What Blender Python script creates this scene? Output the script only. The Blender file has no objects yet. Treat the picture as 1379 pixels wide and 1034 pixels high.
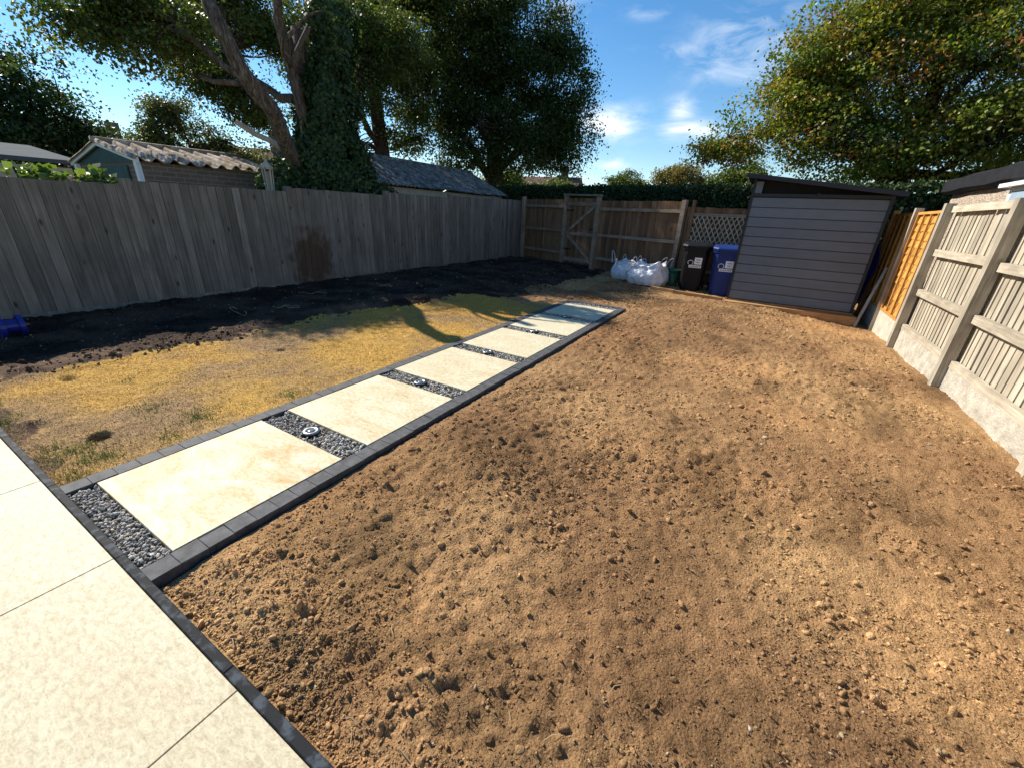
import bpy, math, random
import numpy as np
from mathutils import Vector, Matrix

random.seed(7)
rng = np.random.default_rng(11)
scene = bpy.context.scene
C = scene.collection
R = math.radians

# ------------------------------------------------------------------ camera
yaw, pitch, roll = R(-29.86), R(22.88), R(2.70)
f_ = Vector((math.sin(yaw)*math.cos(pitch), math.cos(yaw)*math.cos(pitch), -math.sin(pitch)))
r_ = Vector((math.cos(yaw), -math.sin(yaw), 0))
u_ = r_.cross(f_)
r2 = r_*math.cos(roll) + u_*math.sin(roll)
u2 = -r_*math.sin(roll) + u_*math.cos(roll)
cam_d = bpy.data.cameras.new("camera")
cam = bpy.data.objects.new("camera", cam_d)
C.objects.link(cam)
M = Matrix.Identity(4)
for i in range(3):
    M[i][0] = r2[i]; M[i][1] = u2[i]; M[i][2] = -f_[i]
M[0][3], M[1][3], M[2][3] = 2.436, -0.443, 1.478
cam.matrix_world = M
cam_d.sensor_fit = 'HORIZONTAL'
cam_d.sensor_width = 36.0
cam_d.lens = 545.4/1379*36.0
cam_d.clip_start = 0.05
cam_d.clip_end = 2000
scene.camera = cam

# ------------------------------------------------------------------ light
SUN_EL = 37.5
sun_h = Vector((-0.985, 0.17, 0)).normalized()
sun_dir = Vector((sun_h.x*math.cos(R(SUN_EL)), sun_h.y*math.cos(R(SUN_EL)), math.sin(R(SUN_EL))))
sd = bpy.data.lights.new("sun", 'SUN')
sd.energy = 4.9
sd.angle = R(0.55)
sd.color = (1.0, 0.93, 0.82)
sun = bpy.data.objects.new("sun", sd)
C.objects.link(sun)
sun.rotation_euler = sun_dir.to_track_quat('Z', 'Y').to_euler()
sun.location = (-20, 5, 20)

world = bpy.data.worlds.new("World")
scene.world = world
world.use_nodes = True
wn = world.node_tree
wn.nodes.clear()


def nd(nt, typ, **kw):
    n = nt.nodes.new(typ)
    for k, v in kw.items():
        if k.startswith('i_'):
            n.inputs[k[2:].replace('_', ' ')].default_value = v
        elif k.startswith('n_'):
            n.inputs[int(k[2:])].default_value = v
        else:
            setattr(n, k, v)
    return n


sky = nd(wn, 'ShaderNodeTexSky', sky_type='NISHITA', sun_disc=False)
sky.sun_elevation = R(SUN_EL)
sky.sun_rotation = math.atan2(sun_h.x, sun_h.y)
sky.altitude = 50
sky.air_density = 1.0
sky.dust_density = 0.0
sky.ozone_density = 2.0
hsv = nd(wn, 'ShaderNodeHueSaturation', i_Saturation=1.3, i_Value=1.0)
wn.links.new(sky.outputs[0], hsv.inputs['Color'])
tc = nd(wn, 'ShaderNodeTexCoord')
sep = nd(wn, 'ShaderNodeSeparateXYZ')
wn.links.new(tc.outputs['Generated'], sep.inputs[0])
addz = nd(wn, 'ShaderNodeMath', operation='ADD', n_1=0.12)
wn.links.new(sep.outputs['Z'], addz.inputs[0])
mxz = nd(wn, 'ShaderNodeMath', operation='MAXIMUM', n_1=0.05)
wn.links.new(addz.outputs[0], mxz.inputs[0])
dx = nd(wn, 'ShaderNodeMath', operation='DIVIDE')
dy = nd(wn, 'ShaderNodeMath', operation='DIVIDE')
wn.links.new(sep.outputs['X'], dx.inputs[0]); wn.links.new(mxz.outputs[0], dx.inputs[1])
wn.links.new(sep.outputs['Y'], dy.inputs[0]); wn.links.new(mxz.outputs[0], dy.inputs[1])
cmb = nd(wn, 'ShaderNodeCombineXYZ')
wn.links.new(dx.outputs[0], cmb.inputs[0]); wn.links.new(dy.outputs[0], cmb.inputs[1])
mp = nd(wn, 'ShaderNodeMapping')
mp.inputs['Location'].default_value = (3.1, 1.55, 0)
mp.inputs['Rotation'].default_value = (0, 0, 0.25)
mp.inputs['Scale'].default_value = (0.75, 0.9, 1)
wn.links.new(cmb.outputs[0], mp.inputs[0])
cn = nd(wn, 'ShaderNodeTexNoise', i_Scale=1.1, i_Detail=9.0, i_Roughness=0.6, i_Distortion=0.9)
wn.links.new(mp.outputs[0], cn.inputs['Vector'])
cr = nd(wn, 'ShaderNodeValToRGB')
cr.color_ramp.elements[0].position = 0.56
cr.color_ramp.elements[1].position = 0.78
wn.links.new(cn.outputs['Fac'], cr.inputs[0])
# scattered wisps: drifts of thin cloud given by compass direction, elevation and spread (degrees)
azn = nd(wn, 'ShaderNodeMath', operation='ARCTAN2')
wn.links.new(sep.outputs['X'], azn.inputs[0]); wn.links.new(sep.outputs['Y'], azn.inputs[1])
eln = nd(wn, 'ShaderNodeMath', operation='ARCSINE')
wn.links.new(sep.outputs['Z'], eln.inputs[0])
drift = None
for (az, el, ra, re, amt) in ((-19.5, 10.0, 4.0, 1.6, 1.0), (-18.5, 6.0, 2.2, 0.8, 0.8), (-12, 11.4, 1.8, 1.2, 0.8), (-10.5, 9.4, 3.5, 1.0, 0.9), (-7, 16.4, 5.0, 3.0, 0.6), (-17.0, 19.6, 2.4, 0.6, 0.4), (-26, 19.8, 2.5, 2.0, 0.5),
                              (-13, 16.5, 4.0, 0.7, 0.4), (5, 24, 6, 3, 0.8), (25, 12, 7, 2, 0.9), (48, 18, 8, 3, 0.8), (80, 9, 9, 2, 0.9), (120, 15, 9, 3, 0.8), (165, 10, 8, 2, 0.9), (-160, 17, 9, 3, 0.8), (-15, 38, 8, 5, 0.6), (60, 40, 9, 5, 0.6), (140, 35, 9, 5, 0.6)):
    terms = []
    for node, c0, w_ in ((azn, az, ra), (eln, el, re)):
        a1 = nd(wn, 'ShaderNodeMath', operation='SUBTRACT', n_1=R(c0)); wn.links.new(node.outputs[0], a1.inputs[0])
        a2 = nd(wn, 'ShaderNodeMath', operation='DIVIDE', n_1=R(w_)); wn.links.new(a1.outputs[0], a2.inputs[0])
        a3 = nd(wn, 'ShaderNodeMath', operation='POWER', n_1=2.0)
        a4 = nd(wn, 'ShaderNodeMath', operation='ABSOLUTE'); wn.links.new(a2.outputs[0], a4.inputs[0]); wn.links.new(a4.outputs[0], a3.inputs[0])
        terms.append(a3)
    a5 = nd(wn, 'ShaderNodeMath', operation='ADD'); wn.links.new(terms[0].outputs[0], a5.inputs[0]); wn.links.new(terms[1].outputs[0], a5.inputs[1])
    a6 = nd(wn, 'ShaderNodeMath', operation='MULTIPLY', n_1=-1.0); wn.links.new(a5.outputs[0], a6.inputs[0])
    a7 = nd(wn, 'ShaderNodeMath', operation='EXPONENT'); wn.links.new(a6.outputs[0], a7.inputs[0])
    a8 = nd(wn, 'ShaderNodeMath', operation='MULTIPLY', n_1=amt); wn.links.new(a7.outputs[0], a8.inputs[0])
    if drift is None:
        drift = a8
    else:
        a9 = nd(wn, 'ShaderNodeMath', operation='MAXIMUM'); wn.links.new(drift.outputs[0], a9.inputs[0]); wn.links.new(a8.outputs[0], a9.inputs[1]); drift = a9
cn2 = nd(wn, 'ShaderNodeTexNoise', i_Scale=9.0, i_Detail=8.0, i_Roughness=0.62, i_Distortion=0.7)
mp2 = nd(wn, 'ShaderNodeMapping'); mp2.inputs['Scale'].default_value = (1.0, 1.0, 2.6); mp2.inputs['Rotation'].default_value = (0.25, 0.1, 0)
wn.links.new(tc.outputs['Generated'], mp2.inputs[0]); wn.links.new(mp2.outputs[0], cn2.inputs['Vector'])
m1 = nd(wn, 'ShaderNodeMath', operation='SUBTRACT', n_1=0.47); wn.links.new(cn2.outputs['Fac'], m1.inputs[0])
m2 = nd(wn, 'ShaderNodeMath', operation='MULTIPLY', n_1=4.5); wn.links.new(m1.outputs[0], m2.inputs[0])
m3 = nd(wn, 'ShaderNodeMath', operation='ADD'); wn.links.new(m2.outputs[0], m3.inputs[0]); wn.links.new(drift.outputs[0], m3.inputs[1])
m4 = nd(wn, 'ShaderNodeMath', operation='MULTIPLY', use_clamp=True); wn.links.new(m3.outputs[0], m4.inputs[0]); wn.links.new(drift.outputs[0], m4.inputs[1])
m5 = nd(wn, 'ShaderNodeMath', operation='MAXIMUM'); wn.links.new(m4.outputs[0], m5.inputs[0])
cmix = nd(wn, 'ShaderNodeMixRGB')
cmix.inputs[2].default_value = (7.5, 7.9, 8.3, 1)
cfac = nd(wn, 'ShaderNodeMath', operation='MULTIPLY', n_1=0.9)
m6 = nd(wn, 'ShaderNodeMath', operation='MULTIPLY', n_1=0.35); wn.links.new(cr.outputs[0], m6.inputs[0])
wn.links.new(m6.outputs[0], m5.inputs[1]); wn.links.new(m5.outputs[0], cfac.inputs[0])
wn.links.new(cfac.outputs[0], cmix.inputs[0])
wn.links.new(hsv.outputs[0], cmix.inputs[1])
bg = nd(wn, 'ShaderNodeBackground', i_Strength=0.095)
wo = nd(wn, 'ShaderNodeOutputWorld')
wn.links.new(cmix.outputs[0], bg.inputs['Color'])
wn.links.new(bg.outputs[0], wo.inputs[0])

scene.view_settings.view_transform = 'Standard'
scene.view_settings.look = 'None'
scene.view_settings.exposure = 0.72
scene.view_settings.gamma = 1.0
scene.view_settings.use_curve_mapping = False
scene.render.engine = 'CYCLES'
scene.cycles.max_bounces = 6
scene.cycles.transparent_max_bounces = 8


# ------------------------------------------------------------------ noise (numpy)
def _h(ix, iy, s):
    n = (ix*374761393 + iy*668265263 + s*1274126177) & 0xffffffff
    n = ((n ^ (n >> 13))*1274126177) & 0xffffffff
    n = n ^ (n >> 16)
    return (n & 0xffffff)/float(0xffffff)


def vnoise(x, y, s=0):
    x = np.asarray(x, float); y = np.asarray(y, float)
    ix = np.floor(x).astype(np.int64); iy = np.floor(y).astype(np.int64)
    fx = x-ix; fy = y-iy
    ux = fx*fx*(3-2*fx); uy = fy*fy*(3-2*fy)
    a = _h(ix, iy, s); b = _h(ix+1, iy, s); c = _h(ix, iy+1, s); d = _h(ix+1, iy+1, s)
    return (a+(b-a)*ux)*(1-uy)+(c+(d-c)*ux)*uy


def fbm(x, y, s=0, o=4, g=0.5):
    t = 0; a = 1; n = 0
    for k in range(o):
        ca, sa = math.cos(0.6+1.1*k+0.37*s), math.sin(0.6+1.1*k+0.37*s)
        t = t+a*(vnoise((x*ca-y*sa)*1.93**k+17.3*k, (x*sa+y*ca)*1.93**k-9.1*k, s+k)-0.5); n += a; a *= g
    return t/n*2


def ss(a, b, x):
    t = np.clip((np.asarray(x, float)-a)/(b-a), 0, 1)
    return t*t*(3-2*t)


# ------------------------------------------------------------------ materials
MATS = {}


def new_mat(name):
    m = bpy.data.materials.new(name); m.use_nodes = True
    MATS[name] = m
    nt = m.node_tree
    return m, nt, nt.nodes['Principled BSDF']


def ramp(nt, src, stops):
    r = nd(nt, 'ShaderNodeValToRGB')
    el = r.color_ramp.elements
    while len(el) < len(stops):
        el.new(0.5)
    for e, (p, c) in zip(el, stops):
        e.position = p; e.color = (c[0], c[1], c[2], 1) if len(c) == 3 else c
    nt.links.new(src, r.inputs[0])
    return r.outputs[0]


def bump(nt, bsdf, src, strength=0.3, dist=0.01, prev=None):
    b = nd(nt, 'ShaderNodeBump', i_Strength=strength, i_Distance=dist)
    nt.links.new(src, b.inputs['Height'])
    if prev is not None:
        nt.links.new(prev, b.inputs['Normal'])
    nt.links.new(b.outputs[0], bsdf.inputs['Normal'])
    return b.outputs[0]


def mixc(nt, fac, a, b, typ='MIX'):
    m = nd(nt, 'ShaderNodeMixRGB', blend_type=typ)
    for i, v in ((0, fac), (1, a), (2, b)):
        if hasattr(v, 'is_linked') or hasattr(v, 'links'):
            nt.links.new(v, m.inputs[i])
        elif isinstance(v, (int, float)):
            m.inputs[i].default_value = v
        else:
            m.inputs[i].default_value = (*v[:3], 1)
    return m.outputs[0]


def rand_vec(nt):
    tcn = nd(nt, 'ShaderNodeTexCoord')
    oi = nd(nt, 'ShaderNodeObjectInfo')
    mu = nd(nt, 'ShaderNodeMath', operation='MULTIPLY', n_1=91.7)
    nt.links.new(oi.outputs['Random'], mu.inputs[0])
    ad = nd(nt, 'ShaderNodeVectorMath', operation='ADD')
    nt.links.new(tcn.outputs['Object'], ad.inputs[0]); nt.links.new(mu.outputs[0], ad.inputs[1])
    return ad.outputs[0], oi.outputs['Random']


def wood(name, light, dark, axis=2, knots=0.6, var=0.3, rough=0.85, stain=None, spec=0.2, blot=1.0):
    m, nt, b = new_mat(name)
    v, rnd = rand_vec(nt)
    mp = nd(nt, 'ShaderNodeMapping')
    sc = [22, 22, 22]; sc[axis] = 1.3
    mp.inputs['Scale'].default_value = sc
    nt.links.new(v, mp.inputs[0])
    n1 = nd(nt, 'ShaderNodeTexNoise', i_Scale=2.2, i_Detail=7.0, i_Roughness=0.65, i_Distortion=0.5)
    nt.links.new(mp.outputs[0], n1.inputs['Vector'])
    col = ramp(nt, n1.outputs['Fac'], [(0.3, dark), (0.52, [(a+c)/2 for a, c in zip(light, dark)]), (0.72, light)])
    # weather blotches
    n2 = nd(nt, 'ShaderNodeTexNoise', i_Scale=3.5, i_Detail=4.0)
    nt.links.new(v, n2.inputs['Vector'])
    bl = ramp(nt, n2.outputs['Fac'], [(0.3, (1-0.28*blot, 1-0.3*blot, 1-0.32*blot)), (0.65, (1+0.08*blot, 1+0.07*blot, 1+0.05*blot))])
    col = mixc(nt, 1.0, col, bl, 'MULTIPLY')
    if knots:
        mk = nd(nt, 'ShaderNodeMapping')
        s2 = [6, 6, 6]; s2[axis] = 4.2
        mk.inputs['Scale'].default_value = s2
        nt.links.new(v, mk.inputs[0])
        vo = nd(nt, 'ShaderNodeTexVoronoi', i_Scale=1.0)
        nt.links.new(mk.outputs[0], vo.inputs['Vector'])
        kf = ramp(nt, vo.outputs['Distance'], [(0.06, (knots,)*3), (0.15, (0, 0, 0))])
        col = mixc(nt, kf, col, [c*0.22 for c in dark])
    br = nd(nt, 'ShaderNodeMapRange', i_From_Min=0.0, i_From_Max=1.0, i_To_Min=1-var, i_To_Max=1+var*0.6)
    nt.links.new(rnd, br.inputs[0])
    hs = nd(nt, 'ShaderNodeHueSaturation')
    nt.links.new(br.outputs[0], hs.inputs['Value']); nt.links.new(col, hs.inputs['Color'])
    col = hs.outputs[0]
    if stain:
        geo = nd(nt, 'ShaderNodeNewGeometry')
        for (px, py, pz), (sx, sy, sz), c, amt in stain:
            sub = nd(nt, 'ShaderNodeVectorMath', operation='SUBTRACT')
            sub.inputs[1].default_value = (px, py, pz)
            nt.links.new(geo.outputs['Position'], sub.inputs[0])
            dv = nd(nt, 'ShaderNodeVectorMath', operation='DIVIDE')
            dv.inputs[1].default_value = (sx, sy, sz)
            nt.links.new(sub.outputs[0], dv.inputs[0])
            ln = nd(nt, 'ShaderNodeVectorMath', operation='LENGTH')
            nt.links.new(dv.outputs[0], ln.inputs[0])
            nn = nd(nt, 'ShaderNodeTexNoise', i_Scale=6.0, i_Detail=6.0)
            nt.links.new(geo.outputs['Position'], nn.inputs['Vector'])
            sm = nd(nt, 'ShaderNodeMath', operation='MULTIPLY_ADD', n_1=1.5)
            nt.links.new(nn.outputs['Fac'], sm.inputs[0]); nt.links.new(ln.outputs['Value'], sm.inputs[2])
            fc = ramp(nt, sm.outputs[0], [(0.0, (amt,)*3), (0.5, (amt,)*3), (0.82, (0, 0, 0))])
            mr = nd(nt, 'ShaderNodeMapRange', i_From_Min=0.6, i_From_Max=1.9, i_To_Min=0.0, i_To_Max=1.0)
            nt.links.new(sm.outputs[0], mr.inputs[0])
            fc.node.inputs[0].links and nt.links.remove(fc.node.inputs[0].links[0])
            nt.links.new(mr.outputs[0], fc.node.inputs[0])
            col = mixc(nt, fc, col, c)
    nt.links.new(col, b.inputs['Base Color'])
    b.inputs['Roughness'].default_value = rough
    b.inputs['Specular IOR Level'].default_value = spec
    bump(nt, b, n1.outputs['Fac'], 0.35, 0.004)
    return m


def plain(name, col, rough=0.6, spec=0.4, var=0.12, nscale=8.0, bmp=0.15, bdist=0.004, metal=0.0, nscale2=60.0):
    m, nt, b = new_mat(name)
    v, rnd = rand_vec(nt)
    n1 = nd(nt, 'ShaderNodeTexNoise', i_Scale=nscale, i_Detail=6.0, i_Roughness=0.6)
    nt.links.new(v, n1.inputs['Vector'])
    c = ramp(nt, n1.outputs['Fac'], [(0.25, [x*(1-var*2) for x in col]), (0.75, [min(x*(1+var*1.3), 0.95) for x in col])])
    nt.links.new(c, b.inputs['Base Color'])
    b.inputs['Roughness'].default_value = rough
    b.inputs['Specular IOR Level'].default_value = spec
    b.inputs['Metallic'].default_value = metal
    if bmp:
        n2 = nd(nt, 'ShaderNodeTexNoise', i_Scale=nscale2, i_Detail=4.0)
        nt.links.new(v, n2.inputs['Vector'])
        bump(nt, b, n2.outputs['Fac'], bmp, bdist)
    return m


def leafmat(name, trans=0.35, rough=0.5, tint=(1.25, 1.2, 0.5)):
    m, nt, b = new_mat(name)
    at = nd(nt, 'ShaderNodeAttribute', attribute_name='Col')
    nt.links.new(at.outputs['Color'], b.inputs['Base Color'])
    b.inputs['Roughness'].default_value = rough
    b.inputs['Specular IOR Level'].default_value = 0.35
    tr = nd(nt, 'ShaderNodeBsdfTranslucent')
    tcx = mixc(nt, 1.0, at.outputs['Color'], tint, 'MULTIPLY')
    nt.links.new(tcx, tr.inputs['Color'])
    mx = nd(nt, 'ShaderNodeMixShader', n_0=trans)
    nt.links.new(b.outputs[0], mx.inputs[1]); nt.links.new(tr.outputs[0], mx.inputs[2])
    nt.links.new(mx.outputs[0], nt.nodes['Material Output'].inputs['Surface'])
    return m


def earth(name, rough=0.95, nlo=0.72, nhi=1.25, sc=90.0, b1=0.6, bd=0.012):
    m, nt, b = new_mat(name)
    at = nd(nt, 'ShaderNodeAttribute', attribute_name='Col')
    geo = nd(nt, 'ShaderNodeNewGeometry')
    n1 = nd(nt, 'ShaderNodeTexNoise', i_Scale=sc, i_Detail=6.0, i_Roughness=0.7)
    nt.links.new(geo.outputs['Position'], n1.inputs['Vector'])
    g = ramp(nt, n1.outputs['Fac'], [(0.3, (nlo,)*3), (0.7, (nhi,)*3)])
    n3 = nd(nt, 'ShaderNodeTexVoronoi', i_Scale=sc*1.1, i_Randomness=1.0)
    nw = nd(nt, 'ShaderNodeTexNoise', i_Scale=sc*0.9, i_Detail=2.0)
    nt.links.new(geo.outputs['Position'], nw.inputs['Vector'])
    wv = nd(nt, 'ShaderNodeVectorMath', operation='MULTIPLY_ADD')
    wv.inputs[1].default_value = (0.014, 0.014, 0.014)
    nt.links.new(nw.outputs['Color'], wv.inputs[0]); nt.links.new(geo.outputs['Position'], wv.inputs[2])
    nt.links.new(wv.outputs[0], n3.inputs['Vector'])
    g2 = ramp(nt, n3.outputs['Color'], [(0.0, (0.82,)*3), (1.0, (1.2,)*3)])
    col = mixc(nt, 1.0, mixc(nt, 1.0, at.outputs['Color'], g, 'MULTIPLY'), g2, 'MULTIPLY')
    nt.links.new(col, b.inputs['Base Color'])
    b.inputs['Roughness'].default_value = rough
    b.inputs['Specular IOR Level'].default_value = 0.12
    n5 = nd(nt, 'ShaderNodeTexNoise', i_Scale=sc*3.5, i_Detail=3.0)
    nt.links.new(geo.outputs['Position'], n5.inputs['Vector'])
    p1 = bump(nt, b, n3.outputs['Distance'], b1*1.0, -bd*0.9)
    p2 = bump(nt, b, n5.outputs['Fac'], b1*0.7, bd*0.3, p1)
    bump(nt, b, n1.outputs['Fac'], b1, bd*1.3, p2)
    return m


GREY_L, GREY_D = (0.30, 0.265, 0.22), (0.15, 0.125, 0.10)
wood('wood_grey', GREY_L, GREY_D, 2, 0.85, 0.24,
     stain=[((-5.2, 4.72, 0.40), (0.6, 0.55, 0.85), (0.085, 0.042, 0.02), 0.8)])
wood('wood_brown', (0.30, 0.175, 0.098), (0.11, 0.062, 0.036), 2, 0.5, 0.35)
wood('wood_brown_h', (0.38, 0.31, 0.24), (0.17, 0.13, 0.10), 0, 0.3, 0.2)
wood('wood_pale', (0.60, 0.54, 0.42), (0.32, 0.275, 0.21), 2, 0.35, 0.22)
wood('wood_pale_h', (0.60, 0.54, 0.42), (0.34, 0.29, 0.22), 1, 0.25, 0.15)
wood('wood_orange', (0.66, 0.36, 0.085), (0.46, 0.21, 0.045), 1, 0.25, 0.2)
wood('wood_orange_v', (0.66, 0.38, 0.11), (0.45, 0.22, 0.06), 2, 0.2, 0.15)
wood('wood_timber', (0.52, 0.31, 0.14), (0.33, 0.18, 0.08), 0, 0.3, 0.15)
wood('wood_weathered_pale', (0.60, 0.54, 0.44), (0.30, 0.25, 0.19), 2, 0.3, 0.1)
wood('shed_paint', (0.145, 0.175, 0.21), (0.12, 0.145, 0.175), 0, 0.0, 0.10, rough=0.6, spec=0.3, blot=0.25)
wood('shed_trim', (0.030, 0.035, 0.042), (0.024, 0.028, 0.033), 0, 0.0, 0.1, rough=0.6, spec=0.25, blot=0.3)
plain('felt_black', (0.018, 0.019, 0.022), 0.9, 0.15, 0.25, 6, 0.4, 0.006, nscale2=150)
plain('dark_board', (0.012, 0.012, 0.014), 0.7, 0.2)
plain('bin_black', (0.007, 0.008, 0.011), 0.5, 0.22, 0.15, 5, 0.08)
plain('bin_blue', (0.008, 0.03, 0.16), 0.45, 0.3, 0.15, 5, 0.08)
plain('sticker', (0.8, 0.8, 0.8), 0.5, 0.4, 0.03)
plain('sticker_print', (0.10, 0.10, 0.12), 0.5, 0.3, 0.05)
plain('rubber', (0.015, 0.015, 0.015), 0.8, 0.3)
plain('pot_green', (0.015, 0.09, 0.045), 0.45, 0.5, 0.1)
plain('blue_plastic', (0.01, 0.02, 0.22), 0.4, 0.5, 0.1)
plain('blue_tarp', (0.012, 0.03, 0.22), 0.5, 0.5, 0.2)
plain('steel', (0.36, 0.38, 0.40), 0.35, 0.5, 0.05, metal=1.0)
plain('lens', (0.16, 0.19, 0.20), 0.15, 0.6, 0.1)
plain('black_plastic', (0.015, 0.016, 0.018), 0.4, 0.5)
plain('sett', (0.082, 0.084, 0.088), 0.75, 0.35, 0.3, 18, 0.5, 0.004, nscale2=220)
plain('concrete', (0.48, 0.44, 0.36), 0.9, 0.2, 0.2, 9, 0.9, 0.012, nscale2=45)
plain('concrete_smooth', (0.50, 0.46, 0.38), 0.9, 0.2, 0.15, 9, 0.3, 0.004, nscale2=120)
plain('white_paint', (0.75, 0.75, 0.73), 0.5, 0.4, 0.06)
plain('roof_tile', (0.15, 0.085, 0.06), 0.9, 0.2, 0.3, 3)
plain('render_wall', (0.5, 0.42, 0.33), 0.9, 0.2, 0.1)
plain('flat_roof', (0.09, 0.105, 0.115), 0.95, 0.05, 0.1, 3)
plain('glass', (0.35, 0.45, 0.55), 0.1, 0.6, 0.05, bmp=0)
plain('far_ground', (0.10, 0.10, 0.04), 0.95, 0.1, 0.3, 0.3)
plain('bark_dark', (0.055, 0.042, 0.032), 0.95, 0.1, 0.35, 5, 1.0, 0.03, nscale2=25)
plain('green_paint', (0.04, 0.09, 0.075), 0.7, 0.3, 0.2, 5)


def special_mats():
    # bag fabric
    m, nt, b = new_mat('bag_fabric')
    v, rnd = rand_vec(nt)
    n1 = nd(nt, 'ShaderNodeTexNoise', i_Scale=5.0, i_Detail=5.0)
    nt.links.new(v, n1.inputs['Vector'])
    c = ramp(nt, n1.outputs['Fac'], [(0.3, (0.52, 0.54, 0.60)), (0.7, (0.78, 0.79, 0.82))])
    nt.links.new(c, b.inputs['Base Color'])
    b.inputs['Roughness'].default_value = 0.35
    n2 = nd(nt, 'ShaderNodeTexNoise', i_Scale=9.0, i_Detail=3.0, i_Distortion=1.0)
    nt.links.new(v, n2.inputs['Vector'])
    bump(nt, b, n2.outputs['Fac'], 0.8, 0.05)
    # bark
    m, nt, b = new_mat('bark')
    tcn = nd(nt, 'ShaderNodeTexCoord')
    mp = nd(nt, 'ShaderNodeMapping'); mp.inputs['Scale'].default_value = (9, 9, 2)
    nt.links.new(tcn.outputs['Object'], mp.inputs[0])
    n1 = nd(nt, 'ShaderNodeTexNoise', i_Scale=2.0, i_Detail=8.0, i_Roughness=0.7, i_Distortion=0.6)
    nt.links.new(mp.outputs[0], n1.inputs['Vector'])
    c = ramp(nt, n1.outputs['Fac'], [(0.36, (0.03, 0.021, 0.015)), (0.52, (0.12, 0.082, 0.055)), (0.66, (0.28, 0.22, 0.16))])
    nt.links.new(c, b.inputs['Base Color'])
    b.inputs['Roughness'].default_value = 0.95
    bump(nt, b, n1.outputs['Fac'], 1.0, 0.04)
    # porcelain slab: cream stone with golden clouding
    for name, base, gold, pk in (('slab_path', (0.68, 0.645, 0.475), (0.50, 0.31, 0.105), 0.6), ('slab_patio', (0.555, 0.51, 0.37), (0.43, 0.325, 0.175), 0.8)):
        m, nt, b = new_mat(name)
        at = nd(nt, 'ShaderNodeAttribute', attribute_type='OBJECT', attribute_name='stain')
        geo = nd(nt, 'ShaderNodeNewGeometry')
        mp = nd(nt, 'ShaderNodeMapping'); mp.inputs['Rotation'].default_value = (0, 0, 0.5); mp.inputs['Scale'].default_value = (1, 2.2, 1)
        nt.links.new(geo.outputs['Position'], mp.inputs[0])
        n1 = nd(nt, 'ShaderNodeTexNoise', i_Scale=2.4, i_Detail=9.0, i_Roughness=0.68, i_Distortion=0.8)
        nt.links.new(mp.outputs[0], n1.inputs['Vector'])
        f1 = ramp(nt, n1.outputs['Fac'], [(0.38, (0, 0, 0)), (0.66, (1, 1, 1))])
        fm = mixc(nt, 1.0, f1, (1, 1, 1), 'MULTIPLY')
        mu = nd(nt, 'ShaderNodeMath', operation='MULTIPLY')
        nt.links.new(fm, mu.inputs[0]); nt.links.new(at.outputs['Fac'], mu.inputs[1])
        col = mixc(nt, mu.outputs[0], base, gold)
        n2 = nd(nt, 'ShaderNodeTexNoise', i_Scale=26.0, i_Detail=9.0, i_Roughness=0.75, i_Distortion=0.5)
        nt.links.new(mp.outputs[0], n2.inputs['Vector'])
        f2 = ramp(nt, n2.outputs['Fac'], [(0.34, (0.68, 0.63, 0.54)), (0.58, (1.08, 1.07, 1.05))])
        col = mixc(nt, 1.0, col, f2, 'MULTIPLY')
        n4 = nd(nt, 'ShaderNodeTexNoise', i_Scale=160.0, i_Detail=3.0)
        nt.links.new(geo.outputs['Position'], n4.inputs['Vector'])
        f4 = ramp(nt, n4.outputs['Fac'], [(0.30, (0.72, 0.66, 0.55)), (0.45, (1, 1, 1))])
        col = mixc(nt, pk, col, f4, 'MULTIPLY')
        nt.links.new(col, b.inputs['Base Color'])
        b.inputs['Roughness'].default_value = 0.6
        b.inputs['Specular IOR Level'].default_value = 0.3
        bump(nt, b, n2.outputs['Fac'], 0.25, 0.003)
    # mossy corrugated sheet
    for name, c1, c2, c3 in (('moss_sheet', (0.55, 0.44, 0.34), (0.20, 0.13, 0.06), (0.34, 0.26, 0.19)), ('moss_sheet_grey', (0.30, 0.31, 0.32), (0.07, 0.065, 0.05), (0.17, 0.17, 0.16))):
        m, nt, b = new_mat(name)
        geo = nd(nt, 'ShaderNodeNewGeometry')
        n1 = nd(nt, 'ShaderNodeTexNoise', i_Scale=5.0, i_Detail=8.0, i_Roughness=0.7)
        nt.links.new(geo.outputs['Position'], n1.inputs['Vector'])
        c = ramp(nt, n1.outputs['Fac'], [(0.40, c2), (0.52, c3), (0.62, c1)])
        nt.links.new(c, b.inputs['Base Color'])
        b.inputs['Roughness'].default_value = 0.95
        bump(nt, b, n1.outputs['Fac'], 0.8, 0.03)
    # brick
    m, nt, b = new_mat('brick_wall')
    geo = nd(nt, 'ShaderNodeNewGeometry')
    sp = nd(nt, 'ShaderNodeSeparateXYZ'); nt.links.new(geo.outputs['Position'], sp.inputs[0])
    cb = nd(nt, 'ShaderNodeCombineXYZ')
    nt.links.new(sp.outputs['Y'], cb.inputs[0]); nt.links.new(sp.outputs['Z'], cb.inputs[1])
    bt = nd(nt, 'ShaderNodeTexBrick', i_Scale=1.0, i_Mortar_Size=0.006, i_Brick_Width=0.225, i_Row_Height=0.075)
    bt.inputs['Color1'].default_value = (0.20, 0.13, 0.085, 1)
    bt.inputs['Color2'].default_value = (0.15, 0.10, 0.065, 1)
    bt.inputs['Mortar'].default_value = (0.25, 0.22, 0.19, 1)
    nt.links.new(cb.outputs[0], bt.inputs['Vector'])
    nt.links.new(bt.outputs['Color'], b.inputs['Base Color'])
    b.inputs['Roughness'].default_value = 0.9
    # pebbledash
    m, nt, b = new_mat('pebbledash')
    geo = nd(nt, 'ShaderNodeNewGeometry')
    vo = nd(nt, 'ShaderNodeTexVoronoi', i_Scale=45.0)
    nt.links.new(geo.outputs['Position'], vo.inputs['Vector'])
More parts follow.
